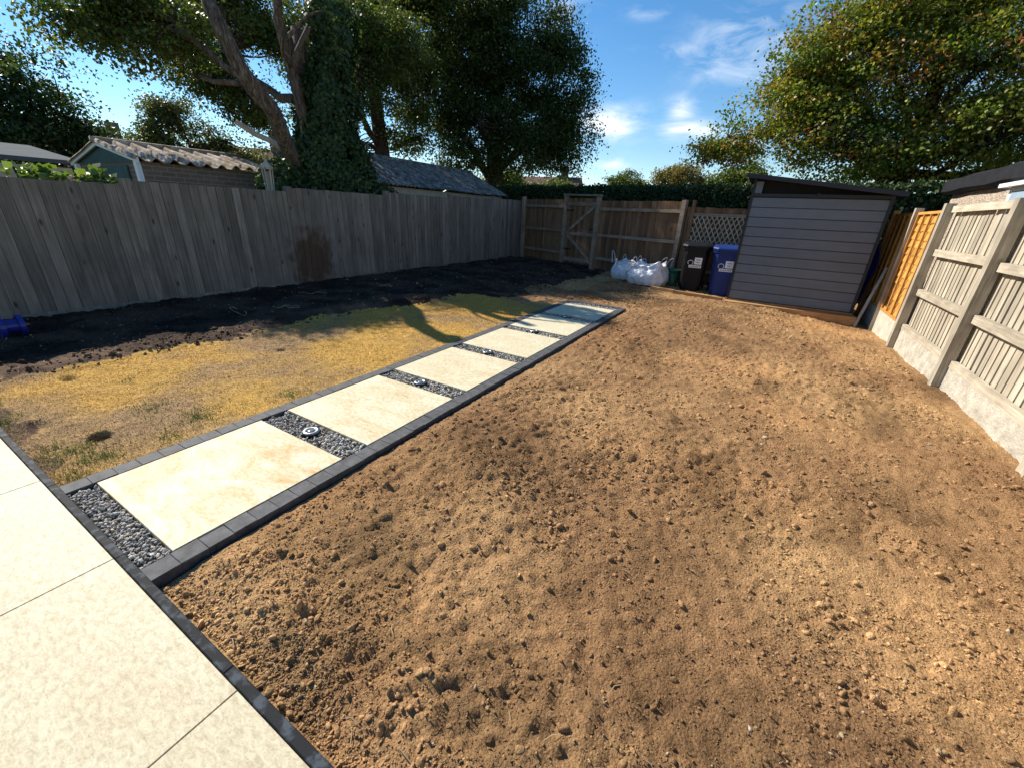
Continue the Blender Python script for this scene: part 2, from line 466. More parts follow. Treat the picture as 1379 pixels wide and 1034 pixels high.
    c = ramp(nt, vo.outputs['Color'], [(0.0, (0.26, 0.19, 0.14)), (0.5, (0.46, 0.37, 0.28)), (1.0, (0.62, 0.55, 0.45))])
    nt.links.new(c, b.inputs['Base Color']); b.inputs['Roughness'].default_value = 0.9
    bump(nt, b, vo.outputs['Distance'], 0.9, 0.02)
    # black painted edging, scuffed
    m, nt, b = new_mat('edging_black')
    geo = nd(nt, 'ShaderNodeNewGeometry')
    n1 = nd(nt, 'ShaderNodeTexNoise', i_Scale=14.0, i_Detail=5.0, i_Roughness=0.6)
    nt.links.new(geo.outputs['Position'], n1.inputs['Vector'])
    c = ramp(nt, n1.outputs['Fac'], [(0.50, (0.014, 0.016, 0.018)), (0.60, (0.06, 0.072, 0.085))])
    nt.links.new(c, b.inputs['Base Color'])
    b.inputs['Roughness'].default_value = 0.75
    b.inputs['Specular IOR Level'].default_value = 0.15
    bump(nt, b, n1.outputs['Fac'], 0.3, 0.006)


special_mats()
earth('soil_mat', nlo=0.6, nhi=1.32)
earth('turf_mat', sc=70.0, nlo=0.65, nhi=1.3)
leafmat('leaf')
leafmat('leaf_dry', 0.2, 0.7, (1.1, 1.0, 0.7))
earth('stone_col', sc=130.0, b1=0.7, bd=0.006)


# ------------------------------------------------------------------ builders
def wloc(o):
    v = Vector((0, 0, 0))
    while o is not None:
        v = v + o.location
        o = o.parent
    return v


def link(name, me, mat, parent=None, loc=(0, 0, 0), rot=None, scale=None):
    o = bpy.data.objects.new(name, me)
    C.objects.link(o)
    if mat is not None and not me.materials:
        me.materials.append(MATS[mat])
    o.location = loc
    if rot:
        o.rotation_euler = rot
    if scale:
        o.scale = scale
    if parent is not None:
        o.parent = parent
    return o


def tag(o, label, cat, group=None, kind=None):
    if label: o['label'] = label
    if cat: o['category'] = cat
    if group: o['group'] = group
    if kind: o['kind'] = kind
    return o


def thing(name, loc, label, cat, group=None):
    o = bpy.data.objects.new(name, None)
    C.objects.link(o)
    o.location = loc
    o.empty_display_size = 0.2
    return tag(o, label, cat, group)


def np_mesh(name, V, F, col=None, smooth=False):
    """V (n,3), F (m,k) uniform polygons, col (n,3)"""
    V = np.ascontiguousarray(V, dtype=np.float32); F = np.ascontiguousarray(F, dtype=np.int32)
    me = bpy.data.meshes.new(name)
    me.vertices.add(len(V)); me.vertices.foreach_set('co', V.ravel())
    m, k = F.shape
    me.loops.add(m*k); me.loops.foreach_set('vertex_index', F.ravel())
    me.polygons.add(m)
    me.polygons.foreach_set('loop_start', np.arange(0, m*k, k, dtype=np.int32))
    me.polygons.foreach_set('loop_total', np.full(m, k, dtype=np.int32))
    if smooth:
        me.polygons.foreach_set('use_smooth', np.ones(m, dtype=bool))
    me.update(calc_edges=True)
    if col is not None:
        a = me.color_attributes.new('Col', 'FLOAT_COLOR', 'POINT')
        cc = np.ones((len(V), 4), dtype=np.float32); cc[:, :3] = col
        a.data.foreach_set('color', cc.ravel())
    return me


class MB:
    def __init__(s):
        s.v = []; s.f = []; s.sm = []

    def add(s, vs, fs, smooth=False):
        n = len(s.v)
        s.v += [tuple(v) for v in vs]
        s.f += [tuple(i+n for i in f) for f in fs]
        s.sm += [smooth]*len(fs)
        return s

    def box(s, c, size, mat=None, bev=0.0):
        hx, hy, hz = [a/2 for a in size]
        if bev <= 0:
            vs = [(x, y, z) for x in (-hx, hx) for y in (-hy, hy) for z in (-hz, hz)]
            fs = [(0, 1, 3, 2), (4, 6, 7, 5), (0, 4, 5, 1), (2, 3, 7, 6), (0, 2, 6, 4), (1, 5, 7, 3)]
        else:
            b = bev
            vs = []; fs = []
            for z, i in ((-hz, 0), (hz-b, 0), (hz, b)):
                vs += [(-hx+i, -hy+i, z), (hx-i, -hy+i, z), (hx-i, hy-i, z), (-hx+i, hy-i, z)]
            fs = [(3, 2, 1, 0), (8, 9, 10, 11)]
            for k in (0, 4):
                for j in range(4):
                    fs.append((k+j, k+(j+1) % 4, k+4+(j+1) % 4, k+4+j))
        c = Vector(c)
        if mat is not None:
            vs = [mat @ Vector(v) for v in vs]
        s.add([Vector(v)+c for v in vs], fs)
        return s

    def bar(s, a, b, w, h, up=(0, 0, 1)):
        """box from a to b; w sideways, h along up"""
        a = Vector(a); b = Vector(b); d = (b-a); L = d.length; d.normalize()
        side = d.cross(Vector(up)).normalized(); u = side.cross(d)
        vs = []
        for t in (a, b):
            for i, j in ((-1, -1), (1, -1), (1, 1), (-1, 1)):
                vs.append(t+side*(i*w/2)+u*(j*h/2))
        s.add(vs, [(3, 2, 1, 0), (4, 5, 6, 7), (0, 1, 5, 4), (1, 2, 6, 5), (2, 3, 7, 6), (3, 0, 4, 7)])
        return s

    def tube(s, pts, rad, n=8, smooth=True, cap=True):
        pts = [Vector(p) for p in pts]
        if not hasattr(rad, '__len__'):
            rad = [rad]*len(pts)
        vs = []; fs = []
        ref = None
        for i, p in enumerate(pts):
            d = (pts[min(i+1, len(pts)-1)]-pts[max(i-1, 0)]).normalized()
            if ref is None:
                ref = Vector((0, 0, 1)) if abs(d.z) < 0.9 else Vector((1, 0, 0))
            x = d.cross(ref).normalized(); y = x.cross(d).normalized(); ref = y
            for k in range(n):
                t = 2*math.pi*k/n
                vs.append(p+(x*math.cos(t)+y*math.sin(t))*rad[i])
        for i in range(len(pts)-1):
            for k in range(n):
                fs.append((i*n+k, i*n+(k+1) % n, (i+1)*n+(k+1) % n, (i+1)*n+k))
        if cap:
            fs.append(tuple(reversed(range(n)))); fs.append(tuple((len(pts)-1)*n+k for k in range(n)))
        s.add(vs, fs, smooth)
        return s

    def lathe(s, prof, c=(0, 0, 0), n=20, smooth=True):
        vs = []; fs = []
        for r, z in prof:
            for k in range(n):
                t = 2*math.pi*k/n
                vs.append((c[0]+r*math.cos(t), c[1]+r*math.sin(t), c[2]+z))
        for i in range(len(prof)-1):
            for k in range(n):
                fs.append((i*n+k, i*n+(k+1) % n, (i+1)*n+(k+1) % n, (i+1)*n+k))
        fs.append(tuple(reversed(range(n)))); fs.append(tuple((len(prof)-1)*n+k for k in range(n)))
        s.add(vs, fs, smooth)
        return s

    def prism(s, poly, d):
        """poly: list of 3-D points, extruded by d"""
        n = len(poly); d = Vector(d)
        vs = [Vector(p) for p in poly]+[Vector(p)+d for p in poly]
        fs = [tuple(reversed(range(n))), tuple(range(n, 2*n))]+[(i, (i+1) % n, n+(i+1) % n, n+i) for i in range(n)]
        s.add(vs, fs)
        return s

    def mesh(s, name):
        me = bpy.data.meshes.new(name)
        me.from_pydata(s.v, [], s.f)
        me.polygons.foreach_set('use_smooth', s.sm)
        me.update()
        return me

    def build(s, name, mat, parent=None, world=True):
        off = wloc(parent) if (parent is not None and world) else Vector((0, 0, 0))
        s.v = [tuple(Vector(v)-off) for v in s.v]
        return link(name, s.mesh(name), mat, parent)


def fix_normals(o):
    import bmesh
    bm = bmesh.new(); bm.from_mesh(o.data)
    bmesh.ops.recalc_face_normals(bm, faces=bm.faces)
    bm.to_mesh(o.data); bm.free()
    return o


# ================================================================== GROUND
far = MB().add([(-400, -400, -0.35), (400, -400, -0.35), (400, 400, -0.35), (-400, 400, -0.35)], [(0, 1, 2, 3)]).build('ground', 'far_ground')
tag(far, 'rough green-brown land beyond the garden', 'ground', kind='structure')

PATH_END = 6.78
P_PITCH, P_LEN, P_W = 1.11, 0.9065, 0.893


def border_edge(y):
    return -2.78+0.22*fbm(np.asarray(y)*0.9, np.asarray(y)*0+3.3, 5)+0.10*fbm(np.asarray(y)*4, np.asarray(y)*0+1.3, 6)+0.45*ss(3.5, 5.2, y)


def hgt(x, y):
    x = np.asarray(x, float); y = np.asarray(y, float)
    be = border_edge(y)
    left = ss(-0.3, -0.62, x)*ss(6.5, 5.6, y)             # lawn side
    bord = ss(be+0.18, be-0.25, x)                        # dark border
    rough = 0.55+0.9*vnoise(x*0.9+4, y*0.9, 31)
    rough = rough*(1-left*0.72*(1-bord))
    lumps = 0.016*fbm(x*5.2, y*5.2, 1, 3)+0.013*fbm(x*13, y*13, 2, 3)
    rid = 1-np.abs(fbm(x*21, y*21, 9, 2))*2.2
    lumps = lumps+0.010*np.clip(rid, -0.4, 1)+0.009*fbm(x*34, y*34, 3, 2)+0.006*np.abs(fbm(x*55, y*55, 4, 1))
    h = -0.03+0.04*fbm(x*0.8+3, y*0.8+1, 8, 3)*(1-left*0.6)+rough*lumps
    h = h+0.075*np.exp(-((x-1.15)/0.5)**2-((y-1.5)/0.45)**2)+0.05*np.exp(-((x-2.1)/0.35)**2-((y-2.6)/0.5)**2)
    h = h-0.11*ss(2.2, 4.2, x)*ss(4.5, 8.3, y)
    h = h+bord*(0.05+0.035*fbm(x*3.2, y*3.2, 14, 3))
    back = ss(6.6, 7.6, y)*ss(1.2, -0.3, x)
    h = h+back*0.05*fbm(x*2.2, y*3.0, 21, 3)
    # holes sunk in the parched turf
    h = h-0.20*np.exp(-(((x+1.11)/0.075)**2+((y-0.2)/0.055)**2)**3)
    h = h-0.05*np.exp(-(((x+2.55)/0.09)**2+((y-0.42)/0.06)**2)**2)-0.05*np.exp(-(((x+1.62)/0.12)**2+((y-0.02)/0.05)**2)**2)
    h = h-0.05*np.exp(-(((x+1.16)/0.10)**2+((y+0.06)/0.05)**2)**2)-0.04*np.exp(-(((x+1.9)/0.06)**2+((y-1.95)/0.05)**2)**2)
    # meet path and patio edges
    dpath = np.maximum(np.abs(x)-0.57, y-PATH_END)
    near = ss(0.16, 0.0, dpath)*(y < PATH_END+0.3)
    side = np.where(x > 0, -0.034, -0.016)
    h = h*(1-near)+near*(side+0.25*rough*lumps)
    npat = ss(0.22, 0.0, y+0.12)
    h = h*(1-npat)+npat*(-0.05+0.4*rough*lumps)
    inside = ss(0.01, -0.03, dpath)
    h = h*(1-inside)-0.075*inside
    # level pad under the shed and bins
    pad = ss(1.7, 2.0, x)*ss(8.95, 9.15, y)
    h = h*(1-pad)+pad*np.minimum(h, -0.03)
    return h


xs = np.concatenate([np.arange(-5.35, -0.62, 0.02), np.arange(-0.62, 0.62, 0.02), np.arange(0.62, 4.6, 0.0155)])
ys = [-0.16]
while ys[-1] < 13.6:
    ys.append(ys[-1]+0.0125+0.0032*max(ys[-1], 0))
ys = np.array(ys)
GX, GY = np.meshgrid(xs, ys)
GZ = hgt(GX, GY)
nx, ny = len(xs), len(ys)
gx, gy = GX.ravel(), GY.ravel()


def lerp3(a, b, t):
    return np.asarray(a)[None]*(1-t[:, None])+np.asarray(b)[None]*t[:, None]


def soil_col(x, y):
    t = ss(-0.5, 0.6, fbm(x*1.1, y*1.1, 41, 4))
    c = lerp3((0.29, 0.163, 0.076), (0.45, 0.272, 0.124), t)
    d = ss(0.1, 0.55, fbm(x*2.4+7, y*1.6, 47, 4))
    c = c*(1-0.33*d[:, None])
    mo = np.exp(-((x-1.15)/0.6)**2-((y-1.55)/0.5)**2)+0.7*np.exp(-((x-0.9)/0.4)**2-((y-0.6)/0.4)**2)
    c = c*(1-0.35*np.clip(mo, 0, 1)[:, None])
    o = ss(0.0, 0.7, fbm(x*0.7, y*0.9+30, 53, 3))
    c = c*(1+o[:, None]*np.array([0.10, 0.04, -0.02])[None])
    k = 0.85+0.3*vnoise(x*24, y*24, 61)
    return c*k[:, None]


def turf_col(x, y):
    t = ss(-0.35, 0.45, fbm(x*1.6+3, y*1.6, 71, 4)+0.35*ss(-0.2, 2.2, y)-0.1)
    c = lerp3((0.33, 0.21, 0.10), (0.50, 0.31, 0.075), t)
    k = 0.75+0.5*vnoise(x*30, y*30, 75)
    g = 0.6*ss(0.4, 0.8, fbm(x*3.2, y*3.2+11, 77, 3)-0.3*ss(0.2, 2.0, y))
    c = c*(1-g[:, None])+np.array([0.16, 0.15, 0.04])[None]*g[:, None]
    return c*k[:, None]


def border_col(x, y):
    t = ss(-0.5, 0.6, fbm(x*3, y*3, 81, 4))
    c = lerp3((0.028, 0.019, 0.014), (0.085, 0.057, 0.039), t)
    sun_strip = ss(border_edge(y)-0.55, border_edge(y)-0.1, x)*ss(4.6, 3.6, y)  # sunlit strip along the border edge, painted lighter into the earth colour
    c = c*(1+sun_strip[:, None]*np.array([1.1, 0.95, 0.8])[None])
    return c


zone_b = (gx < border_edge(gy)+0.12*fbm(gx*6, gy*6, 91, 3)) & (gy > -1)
hole_shade_soil = (((gx+1.11)/0.078)**2+((gy-0.2)/0.058)**2 < 1) | ((gx < -0.85) & (gy+0.12 < 0.05+0.16*fbm(gx*4, gy*4, 97, 3)+0.10*ss(-1.2, -1.7, gx)))  # shade inside the hole put into its colour; band by the patio is dark soil
zone_b = zone_b | hole_shade_soil
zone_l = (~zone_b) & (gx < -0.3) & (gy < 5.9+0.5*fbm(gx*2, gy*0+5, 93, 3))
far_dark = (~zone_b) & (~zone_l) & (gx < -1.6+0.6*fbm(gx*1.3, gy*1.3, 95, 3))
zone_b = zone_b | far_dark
cols = soil_col(gx, gy)
tl = turf_col(gx, gy); tb = border_col(gx, gy)
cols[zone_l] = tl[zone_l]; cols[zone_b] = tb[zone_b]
GV = np.stack([gx, gy, GZ.ravel()], 1)
idx = np.arange(nx*ny).reshape(ny, nx)
GF = np.stack([idx[:-1, :-1], idx[:-1, 1:], idx[1:, 1:], idx[1:, :-1]], -1).reshape(-1, 4)
zf = np.where(zone_b, 2, np.where(zone_l, 1, 0))[GF[:, 0]]
inp = (np.abs(gx[GF[:, 0]]) < 0.44) & (np.abs(gx[GF[:, 2]]) < 0.44) & (gy[GF[:, 2]] < 6.55)
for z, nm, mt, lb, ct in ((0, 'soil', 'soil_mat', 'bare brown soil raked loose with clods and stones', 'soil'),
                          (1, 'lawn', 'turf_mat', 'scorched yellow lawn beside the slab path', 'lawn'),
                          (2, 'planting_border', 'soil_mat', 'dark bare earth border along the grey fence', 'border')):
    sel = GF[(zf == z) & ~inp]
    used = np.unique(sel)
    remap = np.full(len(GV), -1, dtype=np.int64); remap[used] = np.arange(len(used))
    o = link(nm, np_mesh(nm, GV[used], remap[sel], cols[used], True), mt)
    tag(o, lb, ct, kind='structure')

# ---- unit stones
ICO = None


def ico(sub):
    import bmesh
    bm = bmesh.new()
    bmesh.ops.create_icosphere(bm, subdivisions=sub, radius=1)
    bm.verts.ensure_lookup_table()
    V = np.array([v.co[:] for v in bm.verts]); F = np.array([[v.index for v in f.verts] for f in bm.faces])
    bm.free()
    return V, F


IV1, IF1 = ico(1)
IV2, IF2 = ico(2)
OV = np.array([[1, 0, 0], [-1, 0, 0], [0, 1, 0], [0, -1, 0], [0, 0, 1], [0, 0, -1]], float)
OF = np.array([[0, 2, 4], [2, 1, 4], [1, 3, 4], [3, 0, 4], [2, 0, 5], [1, 2, 5], [3, 1, 5], [0, 3, 5]])


def stones(pos, size, aspect, col, base=(IV1, IF1), jit=0.28, tilt=0.5):
    n = len(pos); V0, F0 = base; k = len(V0)
    # random yaw + tilt
    a = rng.uniform(0, 2*np.pi, n); b = rng.normal(0, tilt, n); c = rng.normal(0, tilt, n)
    ca, sa, cb, sb, cc, sc = np.cos(a), np.sin(a), np.cos(b), np.sin(b), np.cos(c), np.sin(c)
    Rz = np.zeros((n, 3, 3)); Rz[:, 0, 0] = ca; Rz[:, 0, 1] = -sa; Rz[:, 1, 0] = sa; Rz[:, 1, 1] = ca; Rz[:, 2, 2] = 1
    Rx = np.zeros((n, 3, 3)); Rx[:, 0, 0] = 1; Rx[:, 1, 1] = cb; Rx[:, 1, 2] = -sb; Rx[:, 2, 1] = sb; Rx[:, 2, 2] = cb
    Ry = np.zeros((n, 3, 3)); Ry[:, 1, 1] = 1; Ry[:, 0, 0] = cc; Ry[:, 0, 2] = sc; Ry[:, 2, 0] = -sc; Ry[:, 2, 2] = cc
    Rm = Rz @ Rx @ Ry
    L = V0[None]*(1+rng.uniform(-jit, jit, (n, k, 1)))*aspect[:, None, :]*size[:, None, None]
    V = np.einsum('nij,nkj->nki', Rm, L)+pos[:, None, :]
    F = (F0[None]+(np.arange(n)*k)[:, None, None]).reshape(-1, 3)
    cc_ = np.repeat(col, k, axis=0)
    return V.reshape(-1, 3), F, cc_


def scatter_clods():
    # density falls with distance from the patio end
    cx, cy = 2.44, -0.44
    P = []; S = []
    n = 225000
    x = rng.uniform(0.6, 4.25, n); y = -0.1+9.0*rng.random(n)**1.9
    d = np.hypot(x-cx, y-cy)
    clump = vnoise(x*1.6, y*1.6, 101)*0.6+vnoise(x*5, y*5, 103)*0.6
    keep = rng.random(n) < np.clip((clump-0.34)*1.6, 0.22, 1)*np.clip(1.9/d, 0.2, 1)
    keep &= ~((x > 1.8) & (y > 8.8))
    x, y, d = x[keep], y[keep], d[keep]
    s = 0.0020+0.0032*rng.random(len(x))**1.5+0.006*rng.random(len(x))**9+0.013*rng.random(len(x))**60
    s *= np.clip(0.75+0.13*d, 0.85, 1.7)
    z = hgt(x, y)+s*0.12
    asp = np.stack([rng.uniform(0.9, 1.5, len(x)), rng.uniform(0.8, 1.2, len(x)), rng.uniform(0.42, 0.75, len(x))], 1)
    c = soil_col(x, y)*rng.uniform(0.95, 1.6, (len(x), 1))*np.array([1.0, 1.03, 1.06])[None]
    fl = rng.random(len(x)) < 0.02
    c[fl] = np.array([0.48, 0.38, 0.24])*rng.uniform(0.7, 1.2, (fl.sum(), 1))
    fl = (rng.random(len(x)) < 0.002) & (s < 0.011)
    c[fl] = np.array([0.58, 0.50, 0.38])*rng.uniform(0.8, 1.1, (fl.sum(), 1))
    big = s > 0.0105
    mid_ = (s > 0.0075) & ~big
    sml = ~big & ~mid_
    out = []
    for m_, base, jt in ((sml, (OV, OF), 0.40), (mid_, (IV1, IF1), 0.38), (big, (IV2, IF2), 0.16)):
        pos_ = np.stack([x, y, z], 1)[m_]
        out.append(stones(pos_, s[m_], asp[m_], c[m_], base, jt, 0.8))
    k = 0; Vs = []; Fs = []; Cs = []
    for V, F, cc in out:
        Vs.append(V); Fs.append(F+k); Cs.append(cc); k += len(V)
    o = link('soil_clods', np_mesh('soil_clods', np.concatenate(Vs), np.concatenate(Fs), np.concatenate(Cs), False), 'stone_col')
    tag(o, 'countless crumbs, clods and stones loose on the bare soil', 'clods', kind='stuff')
    # border + back crumbs
    n = 22000
    x = rng.uniform(-5.1, 0.7, n); y = rng.uniform(-0.1, 11.5, n)
    be = border_edge(y)
    keep = ((x < be+0.1) | (y > 6.9)) & (y < 12.9-0.39*(x+5)-0.25)
    x, y = x[keep], y[keep]
    s = 0.006+0.008*rng.random(len(x))+0.022*rng.random(len(x))**12
    asp = np.stack([rng.uniform(0.9, 1.6, len(x)), rng.uniform(0.8, 1.2, len(x)), rng.uniform(0.5, 0.9, len(x))], 1)
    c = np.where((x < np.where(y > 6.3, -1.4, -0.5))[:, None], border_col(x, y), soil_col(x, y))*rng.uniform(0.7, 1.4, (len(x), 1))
    fl = rng.random(len(x)) < 0.05
    c[fl] = np.array([0.30, 0.22, 0.15])*rng.uniform(0.6, 1.2, (fl.sum(), 1))
    V, F, cc = stones(np.stack([x, y, hgt(x, y)+s*0.2], 1), s, asp, c, (OV, OF), 0.4, 0.8)
    o = link('border_crumbs', np_mesh('border_crumbs', V, F, cc, False), 'stone_col')
    tag(o, 'dark crumbs of earth strewn over the planting border', 'crumbs', kind='stuff')


scatter_clods()


def grass():
    n = 300000
    x = rng.uniform(-3.3, -0.575, n); y = -0.11+6.1*rng.random(n)**1.35
    be = border_edge(y)
    pat = vnoise(x*3, y*3, 111)*0.5+vnoise(x*9, y*9, 113)*0.5
    keep = (x > be+0.05) & (rng.random(n) < 0.25+0.9*pat)
    hole = (((x+1.11)/0.085)**2+((y-0.2)/0.06)**2 < 1) | (((x+1.62)/0.13)**2+((y-0.02)/0.06)**2 < 1)
    keep &= ~hole
    x, y = x[keep], y[keep]; n = len(x)
    g = 0.5*ss(0.4, 0.8, fbm(x*3.2, y*3.2+11, 77, 3)-0.3*ss(0.2, 2.0, y))
    for (a, b, r) in ((-1.0, 0.05, 0.14), (-0.78, 0.12, 0.12), (-0.66, -0.03, 0.1), (-0.9, 0.72, 0.16), (-0.72, 1.32, 0.12), (-1.3, 0.55, 0.12), (-0.75, 0.45, 0.1), (-1.15, -0.02, 0.1)):
        g = np.maximum(g, np.exp(-(((x-a)/r)**2+((y-b)/(r*0.7))**2))*1.1*vnoise(x*22, y*22, 117))
    isg = rng.random(n) < np.clip(g, 0, 0.95)
    L = np.where(isg, rng.uniform(0.018, 0.045, n), rng.uniform(0.010, 0.030, n))
    w = rng.uniform(0.0014, 0.003, n)*np.clip(0.8+0.18*y, 0.8, 1.7)
    ang = rng.uniform(0, 2*np.pi, n)
    el = np.where(isg, rng.uniform(0.5, 1.4, n), rng.uniform(0.0, 0.8, n))
    d = np.stack([np.cos(ang)*np.cos(el), np.sin(ang)*np.cos(el), np.sin(el)], 1)
    sd_ = np.stack([-np.sin(ang), np.cos(ang), np.zeros(n)], 1)
    base = np.stack([x, y, hgt(x, y)-0.002], 1)
    V = np.stack([base-sd_*w[:, None], base+sd_*w[:, None], base+d*L[:, None]], 1).reshape(-1, 3)
    t = ss(-0.35, 0.45, fbm(x*1.6+3, y*1.6, 71, 4)+0.35*ss(-0.2, 2.2, y)-0.1)
    c = lerp3((0.44, 0.30, 0.15), (0.70, 0.42, 0.09), t)*rng.uniform(0.6, 1.25, (n, 1))
    c[isg] = np.array([0.13, 0.18, 0.035])*rng.uniform(0.6, 1.5, (isg.sum(), 1))
    o = link('grass', np_mesh('grass', V, np.arange(3*n).reshape(-1, 3), np.repeat(c, 3, 0)), 'leaf_dry')
    tag(o, 'short parched straw-yellow grass with a few green tufts', 'grass', kind='stuff')
    # straw and dead shoots on soil / border
    n = 1300
    x = rng.uniform(-5.0, 4.2, n); y = -0.08+8*rng.random(n)**1.5
    keep = (x > 0.62) | (x < border_edge(y)+0.2)
    x, y = x[keep], y[keep]; n = len(x)
    ang = rng.uniform(0, 2*np.pi, n); L = rng.uniform(0.02, 0.09, n); w = rng.uniform(0.0008, 0.0018, n)
    el = rng.uniform(0, 0.35, n)
    z = hgt(x, y)+0.006
    d = np.stack([np.cos(ang), np.sin(ang), np.zeros(n)], 1); s2 = np.stack([-np.sin(ang), np.cos(ang), np.zeros(n)], 1)
    b0 = np.stack([x, y, z], 1); up = np.array([0, 0, 1.0])[None]
    mid = b0+d*(L*0.5)[:, None]+up*(L*0.12)[:, None]+s2*(rng.normal(0, 0.12, n)*L)[:, None]
    tip = b0+d*L[:, None]
    V = np.stack([b0-s2*w[:, None], b0+s2*w[:, None], mid+s2*w[:, None], mid-s2*w[:, None], tip+s2*w[:, None]*0.4, tip-s2*w[:, None]*0.4], 1).reshape(-1, 3)
    i = np.arange(n)*6
    F = np.concatenate([np.stack([i, i+1, i+2, i+3], 1), np.stack([i+3, i+2, i+4, i+5], 1)])
    c = np.repeat(np.array([0.36, 0.26, 0.15])*rng.uniform(0.5, 1.2, (n, 1)), 6, 0)
    o = link('straw', np_mesh('straw', V, F, c), 'leaf_dry')
    tag(o, 'dead straw and twigs lying on the earth', 'straw', kind='stuff')


grass()

# ================================================================== PATH
path = bpy.data.objects.new('path', None); C.objects.link(path)
tag(path, 'straight path of cream slabs and gravel edged with charcoal setts', 'path', kind='structure')
sub = MB().box((0, 3.33, -0.075), (1.10, 6.88, 0.03)).build('bedding', 'concrete_smooth', path)
for k in range(6):
    m = MB().box((0, 0, 0), (P_W, P_LEN, 0.04), bev=0.002).mesh('slab')
    o = link('slab', m, 'slab_path', path, (0, k*P_PITCH+P_LEN/2, -0.021))
    o['stain'] = (0.95, 0.55, 0.4, 0.3, 0.25, 0.2)[k]
sett_me = []
for v in range(5):
    m = MB()
    m.box((0, 0, 0), (0.104+random.uniform(-.001, .001), 0.1095+random.uniform(-.0006, .0006), 0.07), bev=0.002)
    m.v = [(x+random.uniform(-.0012, .0012), y+random.uniform(-.0012, .0012), z+random.uniform(-.001, .001)) for x, y, z in m.v]
    sett_me.append(m.mesh('sett'))
for side in (-1, 1):
    y = -0.07
    while y < PATH_END-0.06:
        link('sett', random.choice(sett_me), 'sett', path, (side*0.509+random.uniform(-.002, .002), y, -0.036+random.uniform(-.002, .002)), (0, 0, random.uniform(-.004, .004)))
        y += 0.111
for i in range(8):
    link('sett', random.choice(sett_me), 'sett', path, (-0.393+i*0.1123, 6.737, -0.037+random.uniform(-.002, .002)), (0, 0, random.uniform(-.012, .012)))


def gravel():
    P = []
    for (a, b) in [(-0.12, -0.004)]+[(k*P_PITCH-0.2, k*P_PITCH-0.004) for k in range(1, 6)]+[(6*P_PITCH-0.2, 6.68)]:
        n = int(0.9*(b-a)*(14500 if a < 0.2 else (9000 if a < 2.5 else 5200)))
        x = rng.uniform(-0.448, 0.448, n); y = rng.uniform(a, b, n)
        z = rng.uniform(-0.048, -0.012, n)
        P.append(np.stack([x, y, z], 1))
    P = np.concatenate(P); n = len(P)
    # keep clear of lamps
    for ly in LAMPS:
        P = P[np.hypot(P[:, 0]+0.01, P[:, 1]-ly) > 0.062]
    n = len(P)
    far_ = np.clip(P[:, 1]/3.0, 0, 1)
    s = rng.uniform(0.006, 0.0105, n)*(1+0.45*far_)
    asp = np.stack([rng.uniform(1.1, 1.8, n), rng.uniform(0.7, 1.05, n), rng.uniform(0.45, 0.75, n)], 1)
    g = rng.uniform(0, 1, n)**1.2
    c = lerp3((0.22, 0.21, 0.20), (0.72, 0.69, 0.62), g)
    br = rng.random(n) < 0.15
    c[br] *= np.array([1.1, 0.95, 0.78])
    nr = P[:, 1] < 1.2
    a1 = stones(P[nr], s[nr], asp[nr], c[nr], jit=0.22, tilt=0.6)
    a2 = stones(P[~nr], s[~nr], asp[~nr], c[~nr], (OV, OF), jit=0.25, tilt=0.6)
    o = link('gravel', np_mesh('gravel', np.concatenate([a1[0], a2[0]]), np.concatenate([a1[1], a2[1]+len(a1[0])]), np.concatenate([a1[2], a2[2]])), 'stone_col', path)
    o['kind'] = 'stuff'


LAMPS = (1.01, 2.12, 3.23, 4.36, 5.46)
gravel()
for i, ly in enumerate(LAMPS):
    pos = ('first gap from the patio', 'second gap from the patio', 'third gap from the patio', 'fourth gap from the patio', 'fifth gap from the patio, farthest')[i]
    t = thing('ground_light', (-0.01, ly, -0.06), 'round steel-ringed solar light in gravel, '+pos, 'light', 'solar lights along the path')
    MB().lathe([(0.050, 0.0), (0.055, 0.045), (0.060, 0.055), (0.060, 0.062), (0.001, 0.062)], (-0.01, ly, -0.06), 24).build('housing', 'black_plastic', t)
    MB().lathe([(0.030, 0.0621), (0.0305, 0.068), (0.036, 0.071), (0.052, 0.071), (0.057, 0.066), (0.0575, 0.0622)], (-0.01, ly, -0.06), 28).build('ring', 'steel', t)
    MB().lathe([(0.0001, 0.0), (0.0285, 0.0), (0.027, 0.006), (0.012, 0.0085), (0.0001, 0.009)], (-0.01, ly, 0.003), 20).build('lens', 'lens', t)

# ================================================================== PATIO
patio = bpy.data.objects.new('patio', None); C.objects.link(patio)
patio.location = (0, -1.0, 0)
tag(patio, 'cream porcelain patio with black edging', 'patio', kind='structure')
for ix in range(-6, 6):
    for iy in range(3):
        m = MB().box((0, 0, 0), (0.996, 0.996, 0.04), bev=0.0015).mesh('slab')
        o = link('slab', m, 'slab_patio', patio, (0.29+ix*1.0+0.5, -0.157-iy*1.0-0.5+1.0, -0.02))
        o['stain'] = random.uniform(0.2, 0.5)
MB().box((0, -1.66, -0.06), (12.2, 3.05, 0.03)).build('grout_bed', 'concrete_smooth', patio)
x = -6.0
while x < 6:
    L = 0.9
    MB().box((x+L/2, -0.139, -0.072), (L-0.0005, 0.034, 0.15), bev=0.003).build('edging', 'edging_black', patio)
    x += L

# ================================================================== FENCES
BOARD_W = 0.125


def board_meshes(name, w, t, h, n=4, slant=0.0):
    out = []
    for _ in range(n):
        m = MB()
        ww = w+random.uniform(-.003, .003)
        m.box((0, 0, h/2), (ww, t, h))
        out.append(m.mesh(name))
    return out


